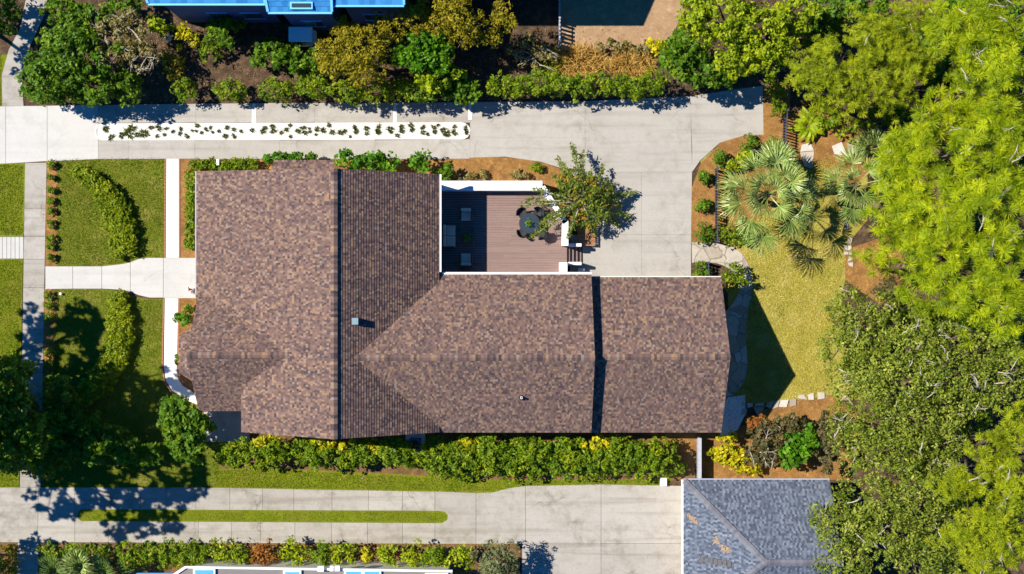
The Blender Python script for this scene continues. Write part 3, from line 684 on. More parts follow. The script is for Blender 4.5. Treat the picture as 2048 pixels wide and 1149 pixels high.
# slatted screen round the cooler beside the deck
scr = empty('slatted_bench', (*W(1172, 471), 0), 'reddish wooden slatted bench outside the deck wall under the leafy tree', 'bench')
sb = MB(); wx_, wy_ = .52, .66
for k in range(11):
    yy = -wy_ + (k + .5) * 2 * wy_ / 11; sb.box(-wx_, wx_, yy - .042, yy + .042, .46, .50)
sb.build('seat', MAT['brown_wood'], scr)
for sx in (-1, 1): fb = MB(); fb.box(sx * wx_ - .03, sx * wx_ + .03, -wy_, wy_, .38, .455); fb.build('frame_rail', MAT['brown_wood'], scr)
for sx in (-1, 1):
    for sy in (-1, 1):
        lg = MB(); lg.box(sx * (wx_ - .08) - .04, sx * (wx_ - .08) + .04, sy * (wy_ - .08) - .04, sy * (wy_ - .08) + .04, .055, .378); lg.build('leg', MAT['brown_wood'], scr)
pot = empty('planter', (*W(1161, 543), 0), 'small white square planter in the shade beside the lower stair wall', 'planter')
pb = MB(); pb.lathe([(.0, .06), (.18, .06), (.24, .55), (.21, .55), (.19, .48), (0, .48)], n=4, M=Matrix.Rotation(.6, 4, 'Z')); pb.build('pot', MAT['white'], pot)

# round table with chairs
tc = W(1059, 447, DZ + .74)
tb = empty('patio_table', (*tc, DZ), 'round charcoal table with a dark glass top on the sunny part of the deck', 'table')
m = MB(); m.lathe([(0, .70), (.60, .70), (.615, .715), (.60, .73), (0, .73)], n=36); m.build('table_top', MAT['dark_metal'], tb)
m = MB(); m.lathe([(0, .7305), (.5, .7305), (.5, .737), (0, .737)], n=32); m.build('glass_inset', MAT['glass'], tb)
m = MB(); m.lathe([(.0, .0), (.28, 0), (.28, .03), (.05, .07), (.045, .699)], n=16); m.build('pedestal', MAT['dark_metal'], tb)
def chair_proto():
    r = empty('patio_chair', (0, 0, 0))
    m = MB(); m.lathe([(0, .40), (.24, .40), (.26, .42), (.24, .45), (0, .44)], n=18); m.build('seat', MAT['dark_metal'], r)
    m = MB()
    for k in range(13):                                   # curved shell of the back, facing +x (towards the table)
        a0, a1 = math.radians(105 + k * 150 / 13), math.radians(105 + (k + 1) * 150 / 13)
        def pt(a, z, rr): return (rr * math.cos(a), rr * math.sin(a), z)
        zt = .62 + .2 * math.sin((k + .5) / 13 * math.pi)
        m.face([pt(a0, .43, .25), pt(a1, .43, .25), pt(a1, zt, .36), pt(a0, zt, .36)]); m.face([pt(a0, zt, .39), pt(a1, zt, .39), pt(a1, .43, .28), pt(a0, .43, .28)])
        m.face([pt(a0, zt, .36), pt(a1, zt, .36), pt(a1, zt, .39), pt(a0, zt, .39)])
    m.build('backrest', MAT['dark_metal'], r)
    for sx in (-1, 1):
        for sy in (-1, 1): m = MB(); m.tube([(sx * .17, sy * .17, .4), (sx * .22, sy * .22, 0)], .014, 6); m.build('leg', MAT['dark_metal'], r)
    return r
cp = chair_proto(); CH = [(1045, 428, 'dark curved-back chair drawn up to the round table, upper left one by the open boards'), (1046, 464, 'dark curved-back chair at the lower left of the round table'),
                          (1075, 427, 'dark curved-back chair tucked between the round table and diagonal rail, under the branches'), (1082, 468, 'dark curved-back chair on the round table side facing the stairs')]
for i, (px, py, lb) in enumerate(CH):
    o = cp if i == 0 else copy_tree(cp); p = W(px, py, DZ + .6); o.location = (*p, DZ); o.rotation_euler.z = math.atan2(tc[1] - p[1], tc[0] - p[0])
    tag(o, lb, 'chair', 'dark chairs round the patio table')
def armchair(name, px, py, wdt, rz, label, cat, nseat):
    r = empty(name, (*W(px, py, DZ + .5), DZ), label, cat, 'lounge seats on the shaded deck', rz)
    d = .82
    m = MB(); m.box(-d / 2, d / 2, -wdt / 2, wdt / 2, .05, .27); m.build('base', MAT['wicker'], r, bevel=.03)
    m = MB(); m.box(-d / 2, -d / 2 + .17, -wdt / 2, wdt / 2, .272, .78); m.build('backrest', MAT['wicker'], r, bevel=.03)
    for s in (-1, 1): m = MB(); m.box(-d / 2 + .173, d / 2, *sorted((s * wdt / 2, s * (wdt / 2 - .1))), .272, .58); m.build('armrest', MAT['wicker'], r, bevel=.025)
    iw = (wdt - .2) / nseat
    for k in range(nseat):
        y0 = -wdt / 2 + .1 + k * iw
        m = MB(); m.box(-d / 2 + .3, d / 2 + .02, y0 + .01, y0 + iw - .01, .275, .44); m.build('seat_cushion', MAT['cushion'], r, bevel=.04)
        m = MB(); m.box(-d / 2 + .12, -d / 2 + .3, y0 + .01, y0 + iw - .01, .445, .90); m.build('back_cushion', MAT['cushion'], r, bevel=.05)
armchair('armchair', 932, 427, .82, math.radians(-90), 'tan cushioned wicker armchair on the shaded deck, the one nearer the white parapet', 'armchair', 1)
armchair('armchair', 932, 522, .82, math.radians(90), 'tan cushioned wicker armchair on the shaded deck, the one nearer the mid wing roof', 'armchair', 1)
armchair('loveseat', 896, 472, 1.5, 0, 'two-seat tan wicker sofa against the house wall on the shaded deck', 'sofa', 2)
ct = empty('coffee_table', (*W(934, 474, DZ + .4), DZ), 'dark low coffee table between the tan lounge seats', 'coffee table')
m = MB(); m.box(-.4, .4, -.55, .55, .36, .41); m.build('table_top', MAT['wicker'], ct, bevel=.01)
for sx in (-1, 1):
    for sy in (-1, 1): m = MB(); m.box(sx * .34 - .03, sx * .34 + .03, sy * .48 - .03, sy * .48 + .03, 0, .359); m.build('leg', MAT['wicker'], ct)

# ------------------------------------------------------------------ fences
def picket_fence(pts, h, label, mat='fence_black', gap=.13, rail_n=2, pick=.045, group=None):
    q = [Vector((*W(*p), 0)) for p in pts]; r = empty('picket_fence', q[0], label, 'fence', group)
    pk = MB(); rl = MB()
    for a, b in zip(q, q[1:]):
        a = a - q[0]; b = b - q[0]; L = (b - a).length; d = (b - a) / L; k = int(L / gap)
        for i in range(k):
            p = a + d * (i + .5) * gap; pk.bar(p + Vector((0, 0, .05)), p + Vector((0, 0, h)), pick, pick * .7)
        for j in range(rail_n): z = .15 + (h - .3) * j / (rail_n - 1); rl.bar(a + Vector((0, 0, z)), b + Vector((0, 0, z)), .05, .05)
        np_ = max(1, round(L / 2.0))
        for i in range(np_ + 1):
            p = a + (b - a) * i / np_; m = MB(); m.box(p.x - .045, p.x + .045, p.y - .045, p.y + .045, 0, h + .06); m.box(p.x - .06, p.x + .06, p.y - .06, p.y + .06, h + .06, h + .09); m.build('post', MAT[mat], r)
    pk.build('pickets', MAT[mat], r); rl.build('rail', MAT[mat], r)
    return r
picket_fence([(1567, 226), (1564, 296)], 1.25, 'dark metal picket fence beside the paved corner and the broad-leaved plant', gap=.17, pick=.07)
picket_fence([(1430, 340), (1430, 484)], 1.1, 'dark metal picket fence running along the orange mulch beside the big fan palm', gap=.17, pick=.07)
picket_fence([(1500, 305), (1532, 306)], 1.1, 'short dark metal picket fence at the curve of the mulch bed between the palms', gap=.17, pick=.07)
picket_fence([(1412, 526), (1414, 556)], 1.0, 'short dark metal picket fence between a round shrub and the variegated bush', gap=.17, pick=.07)
picket_fence([(1118, -10), (1118, 98)], 1.2, 'grey picket fence with wide gaps at the edge of the sandy yard', 'grey_wood', .24, 2, .12)
bf = empty('board_fence', (*W(1394, 872), 0), 'grey board fence between the brown house and the grey hip roof', 'fence')
m = MB(); L = 2.75
for k in range(20): m.box(-.02, .02, -L + k * L / 20 + .004, -L + (k + 1) * L / 20 - .004, .05, 1.15)
m.build('boards', MAT['grey_wood'], bf); m = MB(); m.box(-.1, .1, -L, 0, 1.152, 1.2); m.build('cap_rail', MAT['grey_wood'], bf)
for k in range(3): m = MB(); m.box(.022, .12, -L + .05 + k * (L - .2) / 2, -L + .15 + k * (L - .2) / 2, 0, 1.15); m.build('post', MAT['grey_wood'], bf)

# ------------------------------------------------------------------ small things round the houses
ac = empty('air_conditioner', (*W(831, 888), 0), 'grey air conditioning unit on a pale pad beside the south hedge', 'air conditioner')
MAT['pad'] = MAT['conc_white']; MAT['ac'] = m_plain('blue_grey_steel', (.10, .13, .34), .5)
m = MB(); m.box(-.58, .58, -.6, .75, 0, .1); m.build('pad', MAT['pad'], ac)
m = MB(); m.box(-.36, .36, -.33, .37, .1, .85); aco = m.build('case', MAT['ac'], ac, bevel=.03)
m = MB(); m.lathe([(.30, .853), (.30, .87), (.05, .885), (.0, .885)], 0, .02, 24); m.build('fan_grille', MAT['dark_metal'], ac)
pst = empty('marker_post', (*W(443, 328), 0), 'short white post standing in the hedge by the side path', 'post')
m = MB(); m.box(-.06, .06, -.16, .16, 0, 1.0); m.build('shaft', MAT['white'], pst); m = MB(); m.box(-.075, .075, -.175, .175, 1.0, 1.04); m.build('cap', MAT['white'], pst)
sg = empty('garden_light', (*W(123, 588), 0), 'tiny white garden light in the grass beside the front walk', 'garden light')
m = MB(); m.lathe([(.02, 0), (.02, .18), (.07, .18), (.08, .22), (0, .25)], n=10); m.build('lamp', MAT['white'], sg)
fp = empty('flower_pot', (*W(384, 581), 0), 'small pot of dark red flowers at the front door', 'flower pot')
m = MB(); m.lathe([(0, .06), (.12, .06), (.17, .4), (.14, .4), (.13, .34), (0, .34)], n=14); m.build('pot', MAT['white'], fp)

ub = MB(); ub.box(-.2, .2, -.25, .25, .05, .32); uo = ub.build('stone_block', MAT['conc_white'], None, bevel=.02); uo.location = (*W(1326, 963), 0); tag(uo, 'small white stone block at the end of the grass by the board fence', 'stone')
# lime kayak and hose beside the blue house
kc = W(366, 11, .3)
ky = empty('kayak', (*kc, 0), 'bright lime green kayak lying in the shade beside the blue roof', 'kayak', None, math.radians(-8))
m = MB(); prof = [(-.62, .02), (-.5, .16), (-.2, .27), (.2, .27), (.5, .16), (.62, .02)]
for (a, ra), (b, rb) in zip(prof, prof[1:]):
    for k in range(12):
        t0, t1 = 2 * math.pi * k / 12, 2 * math.pi * (k + 1) / 12
        f = lambda x, r, t: (x, r * math.cos(t), .16 + .55 * r * math.sin(t)); m.face([f(a, ra, t0), f(b, rb, t0), f(b, rb, t1), f(a, ra, t1)])
m.build('hull', MAT['lime'], ky, True)
m = MB(); m.lathe([(.0, .305), (.15, .305), (.18, .33), (.2, .315)], -.02, 0, 16); m.build('cockpit', MAT['dark_metal'], ky)
hs = MB(); hs.tube([(*W(x, y), .04) for x, y in ((386, 17), (396, 17), (404, 19), (412, 23))], .03, 6); tag(hs.build('garden_hose', MAT['lime']), 'lime green hose trailing on the ground behind the kayak', 'hose')
hs = MB(); hs.tube([(*W(x, y), .04) for x, y in ((465, 14), (475, 16), (487, 18), (499, 15))], .03, 6); tag(hs.build('garden_hose', MAT['lime']), 'thin lime green hose curled on the dark ground at the blue eave', 'hose')
# golf cart in the shade of the blue house
gcx = empty('golf_cart', (*W(601, 69, 1.8), 0), 'golf cart with a rounded white roof tinted pale blue for the shade of the blue house', 'golf cart')
MAT['cart'] = m_plain('shade_tinted_white_plastic', (.66, .88, .95), .35, .05)  # white plastic, with the bluish cast of the shade put into its colour
m = MB(); m.box(-.70, .70, -.44, .44, 1.78, 1.86); m.build('roof', MAT['cart'], gcx, bevel=.06)
m = MB(); m.box(-.74, .74, -.46, .46, .28, .55); m.box(.5, .74, -.44, .44, .552, .85); m.build('body', MAT['cart'], gcx, bevel=.05)
m = MB(); m.box(-.45, .1, -.46, .46, .556, .75); m.build('seat', MAT['cushion'], gcx, bevel=.04); m = MB(); m.box(-.56, -.46, -.46, .46, .76, 1.2); m.build('backrest', MAT['cushion'], gcx, bevel=.03)
for sx in (-1, 1):
    for sy in (-1, 1):
        m = MB(); m.tube([(sx * .62, sy * .42, .5), (sx * .62, sy * .40, 1.79)], .02, 6); m.build('post', MAT['white'], gcx)
        m = MB(); m.lathe([(0, -.08), (.2, -.08), (.23, -.04), (.23, .04), (.2, .08), (0, .08)], n=16, M=Matrix.Translation((sx * .52, sy * .46, .23)) @ Matrix.Rotation(math.pi / 2, 4, 'X')); m.build('wheel', MAT['dark_metal'], gcx)
wb = MB(); wb.lathe([(0, .0), (.16, .0), (.19, .42), (.16, .42), (.14, .1), (0, .1)], *W(339, 78), n=12); tag(wb.build('bucket', MAT['white']), 'small white bucket on the brown earth near the yellow bush', 'bucket')

# ------------------------------------------------------------------ neighbouring houses
bh = empty('blue_house', (*W(560, -60), 0), 'tall house with bright blue roof and pale blue gutters at the top edge', 'house')
bo = bh.location.copy()
def bhp(mb, name, mat): o = mb.build(name, mat, None); o.parent = bh; o.matrix_parent_inverse = Matrix.Translation(-bo); return o
BE = 7.0
def blue_roof(px0, px1, py, run, rise, cut0=0, he=BE):
    a, b = V3(px0, py, he), V3(px1, py, he); r1 = b + Vector((0, run, rise)); r0 = a + Vector((-cut0, run, rise))
    mb = MB(); slope(mb, a, b, r1, r0, .3, .03); return bhp(mb, 'roof', MAT['shingle_blue']), a, b, r0, r1
tr = MB()
for px0, px1, py, cut in ((296, 530, 7, .6), (536, 664, 24, .35), (664, 808, 10, 0)):
    _, a, b, r0, r1 = blue_roof(px0, px1, py, 2.2, .7, cut); z = Vector((0, -.05, -.05))
    tr.bar(a + z, b + z, .13, .12); tr.bar(a + Vector((0, 0, .03)), r0 + Vector((0, 0, .03)), .13, .1); tr.bar(b + Vector((0, 0, .03)), r1 + Vector((0, 0, .03)), .13, .1)
a = V3(603, 12, BE + .16); tr.box(a.x - .62, a.x + .62, a.y - .2, a.y + .2, a.z - .12, a.z + .09); bhp(tr, 'gutter', MAT['blue_trim'])
m = MB(); m.box(a.x - .52, a.x + .52, a.y - .11, a.y + .11, a.z + .06, a.z + .13); bhp(m, 'skylight', MAT['glass'])
m = MB(); ye = 17.25; xe_, xw = 2.5, -21.5
slope(m, (xw, ye, BE), (xe_, ye, BE), (xe_, ye + 5, BE + 2.5), (xw, ye + 5, BE + 2.5), .3, .03); slope(m, (xw, ye + 10, BE), (xe_, ye + 10, BE), (xe_, ye + 5, BE + 2.5), (xw, ye + 5, BE + 2.5), .3, .03)
bhp(m, 'roof', MAT['shingle_blue'])
m = MB(); m.box(xw + .4, xe_ - .4, ye + .45, ye + 9.5, 0, BE + .1); pent(m, [(ye + .45, BE + .102), (ye + 5, BE + 2.3), (ye + 9.5, BE + .102)], 'y', xw + .4, xe_ - .4)
for px0, px1, py in ((296, 530, 7), (540, 662, 24), (668, 806, 10)):
    a, b = V3(px0, py, BE), V3(px1, py, BE); m.box(a.x + .3, b.x - .3, a.y + .35, ye + .447, 0, BE - .1)
bhp(m, 'wall', MAT['blue_wall'])
for px, py in ((400, 7), (470, 7), (600, 24), (730, 10)):
    p = V3(px, py, BE); m = MB(); m.box(p.x - .5, p.x + .5, p.y + .30, p.y + .345, 1.4, 2.9); wo_ = bhp(m, 'window', MAT['glass'])
    m = MB(); m.box(p.x - .6, p.x + .6, p.y + .29, p.y + .343, 2.91, 3.02); m.box(p.x - .6, p.x + .6, p.y + .29, p.y + .343, 1.28, 1.39); f_ = bhp(m, 'trim', MAT['blue_trim'])

# lower-right house with grey hip roof
gh = empty('grey_roofed_house', (*W(1530, 1128), 0), 'house with blue-grey mottled hip roof beside the lower driveway', 'house')
go = gh.location.copy()
def ghp(mb, name, mat, parent=None):
    o = mb.build(name, mat, None); o.parent = gh; o.matrix_parent_inverse = Matrix.Translation(-go); return o
H0, H1 = 3.2, 6.4
nw = V3(1367, 960, H0); ap = V3(1531, 1128, H1); ap.y = nw.y - (ap.x - nw.x); ne = V3(1645, 957, H0); ne.x += .4; ne.y = nw.y; rdg = Vector((ne.x, ap.y, H1)); sw = Vector((nw.x, 2 * ap.y - nw.y, H0)); se = Vector((ne.x, sw.y, H0))
H1 = ap.z
m = MB()
def hip(mb, e0, e1, r1, r0, rh=.15):
    e0, e1, r1, r0 = map(Vector, (e0, e1, r1, r0)); ud = (e1 - e0).normalized(); nrm = (e1 - e0).cross(r0 - e0 if (r0 - e0).length > .1 else r1 - e0).normalized()
    if nrm.z < 0: nrm = -nrm
    mid = (r0 + r1) / 2 - e0; L = (mid - ud * mid.dot(ud)).length; k = round(L / rh)
    for i in range(k):
        p0, p1, q0, q1 = e0.lerp(r0, i / k) + nrm * .02, e1.lerp(r1, i / k) + nrm * .02, e0.lerp(r0, (i + 1) / k), e1.lerp(r1, (i + 1) / k)
        u = [(p - e0).dot(ud) + 7 for p in (p0, p1, q1, q0)]
        mb.face([p0, p1, q1, q0], [(u[0], (i + .02) * rh), (u[1], (i + .02) * rh), (u[2], (i + .98) * rh), (u[3], (i + .98) * rh)])
        mb.face([p0 - nrm * .02, p1 - nrm * .02, p1, p0], [(u[0], i * rh), (u[1], i * rh), (u[1], i * rh), (u[0], i * rh)])
hip(m, nw, ne, rdg, ap); hip(m, sw, nw, ap, ap); hip(m, sw, se, rdg, ap); ghr = ghp(m, 'roof', MAT['shingle_grey'])
m = MB(); cap(m, nw + (ap - nw) * .01, ap, .17, .06, .06); cap(m, sw, ap, .17, .06, .06); cap(m, ap, rdg, .17, .06, .1); ghp(m, 'ridge_cap', MAT['cap_grey'])
m = MB(); m.box(nw.x + .4, ne.x - .4, sw.y + .4, nw.y - .4, 0, H0 - .05); ghp(m, 'wall', MAT['wall'])
m = MB(); m.bar(nw + Vector((-.04, 0, -.08)), sw + Vector((-.04, 0, -.08)), .14, .14); ghp(m, 'gutter', MAT['white']); m = MB(); m.bar(nw + Vector((.05, .03, -.07)), ne + Vector((0, .03, -.07)), .07, .1); ghp(m, 'gutter', MAT['grey_wood'])
hw = lambda X: H0 + (X - nw.x) / (ap.x - nw.x) * (H1 - H0)
vx, vy = W(1432, 1124, 4.6); m = MB()
for k in range(7):
    X = vx - .8 + k * .23; m.box(X, X + .18, vy - .16, vy + .16, hw(X) - .1, hw(X + .1) + .13)
ghp(m, 'roof_vent', m_plain('weathered_vent', (.12, .115, .12), .7, .3))
rl = random.Random(4)
for (px, py, n_) in ((1385, 1040, 9), (1428, 1078, 5), (1446, 1092, 7)):
    X, Y = W(px, py, 4.2); m = MB()
    for k in range(n_ * 3):
        a = X + rl.gauss(0, .1) + (k % 5) * .03, Y + rl.gauss(0, .1) - (k % 5) * .03; t = rl.uniform(0, 3); L = rl.uniform(.1, .22); z = hw(a[0]) + .04 + k * .002
        m.face([(a[0] - L * math.cos(t), a[1] - L * math.sin(t), z), (a[0] + .05 * math.sin(t), a[1] - .05 * math.cos(t), z + .03), (a[0] + L * math.cos(t), a[1] + L * math.sin(t), hw(a[0] + L * math.cos(t)) + .05), (a[0] - .05 * math.sin(t), a[1] + .05 * math.cos(t), z + .03)])
    o = m.build('fallen_leaves', MAT['yellow_leaf_litter']); tag(o, {1385: 'heap of tan leaves on the grey roof, nearest its upper corner', 1428: 'few tan leaves on the grey roof, between the two larger heaps', 1446: 'heap of tan leaves on the grey roof, closest to the roof vent'}[px], 'leaves', 'dry leaves on the grey roof')

# bottom house: grey low roof, white edge, skylights
lh = empty('skylight_house', (*W(630, 1200), 0), 'house with flat grey roof, white edging and blue skylights at the bottom edge', 'house')
lo_ = lh.location.copy()
def lhp(mb, name, mat, par=None):
    o = mb.build(name, mat, None)
    if par is None: o.parent = lh; o.matrix_parent_inverse = Matrix.Translation(-lo_)
    else: o.parent = par
    return o
Z = 4.0
c0, c1, c2, c3 = W(372, 1134, Z), W(905, 1142, Z), W(905, 1300, Z), W(250, 1300, Z); c4 = W(345, 1152, Z)
m = MB(); m.prism([c0, c1, c2, c3, c4], Z - .25, Z); lhp(m, 'roof', MAT['grey_roof'])
m = MB(); m.prism(inset([c0, c1, c2, c3, c4], .35), 0, Z - .252); lhp(m, 'wall', MAT['wall'])
m = MB(); m.bar((*c0, Z + .04), (*c1, Z + .04), .11, .2); m.bar((*c4, Z + .04), (*c0, Z + .04), .14, .2); lhp(m, 'parapet', MAT['white'])
m = MB(); q0, q1 = W(272, 1148, 3.0), W(345, 1148, 3.0); m.box(q0[0], q1[0], q0[1] - 3, q0[1], 2.7, 3.0); lhp(m, 'porch_roof', MAT['blue_trim'])
for px0, px1, py, n_ in ((386, 430, 1137, 1), (566, 602, 1141, 1), (688, 762, 1140, 2), (850, 896, 1147, 1)):
    a = V3(px0, py, Z + .2); b = V3(px1, py, Z + .2); m = MB(); m.box(a.x, b.x, a.y - 1.1, a.y, Z, Z + .17); f_ = lhp(m, 'skylight', MAT['white'])
    m = MB(); wd = (b.x - a.x) / n_
    for k in range(n_): m.box(a.x + k * wd + .1, a.x + (k + 1) * wd - .1, a.y - 1.0, a.y - .1, Z + .1, Z + .19)
    lhp(m, 'pane', MAT['skylight'] if px0 != 850 else MAT['white'], f_).matrix_parent_inverse = Matrix.Identity(4)
for px, py, s in ((641, 1138, .17), (663, 1137, .1), (674, 1137, .14)):
    a = V3(px, py, Z + .4); m = MB(); m.box(a.x - s, a.x + s, a.y - .18, a.y + .12, Z + .001, Z + .35); lhp(m, 'roof_vent', MAT['white'])

# ------------------------------------------------------------------ foliage
def unit(a): return a / np.maximum(np.linalg.norm(a, axis=-1, keepdims=True), 1e-6)
def leaf_quads(rng, Cn, Nn, size, asp=.5):
    n = len(Cn); Nn = unit(Nn); t = unit(np.cross(Nn, rng.normal(size=(n, 3)))); b = np.cross(Nn, t)
    s = (size * rng.uniform(.6, 1.35, n))[:, None]; tip = Cn + t * s - np.array([0, 0, 1.]) * s * .15
    return np.stack([Cn - t * s * .8, Cn + b * s * asp, tip, Cn - b * s * asp], 1)
def dome_points(rng, lobe, n, shell=.55, lump=.22):
    """points through the upper volume of an ellipsoid with an uneven, lumpy outline"""
    c, r = np.array(lobe[0]), np.array(lobe[1])
    d = unit(rng.normal(size=(n, 3))); d[:, 2] = np.where(d[:, 2] < -.35, -d[:, 2], d[:, 2])
    th = np.arctan2(d[:, 1], d[:, 0]); ph = rng.uniform(0, 6.28, 6)
    k = 1 + lump * (np.sin(3 * th + ph[0]) * .5 + np.sin(5 * th + ph[1] + 3 * d[:, 2]) * .45 + np.sin(8 * th + ph[2] + 5 * d[:, 2]) * .4)
    u = shell + (1 - shell) * rng.uniform(0, 1, n) ** .6
    return c + d * r * (k * u)[:, None], d
def leafy(rng, lobes, clump, per, leaf, cover=1.0, asp=.5, flat=.8, spread=.85, shell=.45, lump=.22):
    out = []; tn = []
    for lb in lobes:
        area = math.pi * lb[1][0] * lb[1][1]; n = max(4, int(cover * 2.6 * area / (math.pi * clump * clump)))
        cc, cd = dome_points(rng, lb, n, shell, lump); rr = clump * rng.uniform(.55, 1.3, n)
        cc = np.repeat(cc, per, 0); cd = np.repeat(cd, per, 0); rr = np.repeat(rr, per)
        d = unit(rng.normal(size=(len(cc), 3)) + np.array([0, 0, .35]))
        p = cc + d * (rr * rng.uniform(.35, 1, len(cc)) ** .5)[:, None] * np.array([1, 1, flat]); p[:, 2] = np.maximum(p[:, 2], .05)
        nn = d * .7 + cd * .25 + rng.normal(size=d.shape) * spread + np.array([0, 0, .45])
        out.append(leaf_quads(rng, p, nn, leaf, asp)); tn.append(np.repeat(rng.uniform(0, 1, n), per))
    return np.concatenate(out), np.concatenate(tn)
def pine_tufts(rng, lobes, spacing, L, needles, cover=1.0, wd=.016):
    """rosettes of needles, each round its own shoot tip"""
    out = []; tn = []
    for lb in lobes:
        area = math.pi * lb[1][0] * lb[1][1]; n = max(5, int(cover * 2.2 * area / (spacing * spacing)))
        g = max(3, n // 8); c, d = dome_points(rng, lb, g, .25, .34); c[:, 2] += rng.normal(size=g) * .35; k_ = rng.integers(0, g, n); sp = spacing * rng.uniform(.7, 1.25, g)[k_][:, None]
        d = d[k_]; off_ = rng.normal(size=(n, 3)) * [1, 1, .38]; c = c[k_] + off_ * sp; d = unit(d + off_ * .35)
        ax = unit(d * .5 + np.array([0, 0, .9]) + rng.normal(size=d.shape) * .3); ls = L * rng.uniform(.7, 1.3, n); tint = rng.uniform(0, 1, n)
        c = np.repeat(c, needles, 0); ax = np.repeat(ax, needles, 0); ls = np.repeat(ls, needles) * rng.uniform(.8, 1.08, n * needles)
        q = unit(rng.normal(size=c.shape)); q = q - ax * np.sum(q * ax, 1)[:, None]; t = rng.uniform(-.15, 1.0, len(c))[:, None]
        dr = unit(unit(q) * np.sqrt(1.02 - t * t * .9) + ax * t); b = c - ax * (rng.uniform(0, .12, len(c)) * ls)[:, None]
        tip = b + dr * ls[:, None] - np.array([0, 0, .10]) * ls[:, None]; sd = unit(np.cross(dr, ax + rng.normal(size=c.shape) * .35)) * wd
        out.append(np.stack([b - sd * .7, b + sd * .7, tip + sd * .6, tip - sd * .6], 1)); tn.append(np.repeat(tint, needles))
    return np.concatenate(out), np.concatenate(tn)
def twigs(mb, rng, o, tips, r0, n=5):
    for t in tips:
        t = Vector(t); m = Vector(o).lerp(t, .5) + Vector((rng.uniform(-.2, .2), rng.uniform(-.2, .2), rng.uniform(-.1, .35)))
        mb.tube([o, m, t], [r0, r0 * .65, r0 * .22], n)
SEED = [100]
KIND = {  # material, leaf length, clump radius, leaves per clump, aspect
    'dark': ('dark', .14, .30, 28, .5), 'hedge': ('hedge', .105, .23, 19, .45), 'bright': ('bright', .17, .36, 26, .55), 'lime': ('lime_leaf', .17, .36, 26, .5),
    'yellow': ('yellow', .13, .25, 22, .5), 'olive': ('olive', .12, .30, 30, .3), 'crescent': ('crescent', .10, .20, 20, .45), 'oak': ('oak', .10, .30, 17, .42), 'tan': ('tan_leaf', .12, .32, 24, .4),
    'mauve': ('mauve', .12, .28, 24, .5), 'rust': ('rust', .13, .26, 22, .5), 'grey': ('greygreen', .12, .26, 26, .3), 'big': ('dark', .15, .30, 26, .5), 'limebig': ('lime_leaf', .125, .28, 26, .5)}
def lobe(px, py, h, rx, ry, rz):
    """crown lobe seen at a photo pixel, centre h metres up, radii in pixels (rz in metres)"""
    f = SC * (1 - h / CAM_H); return ((*W(px, py, h), h), (rx * f, ry * f, rz))
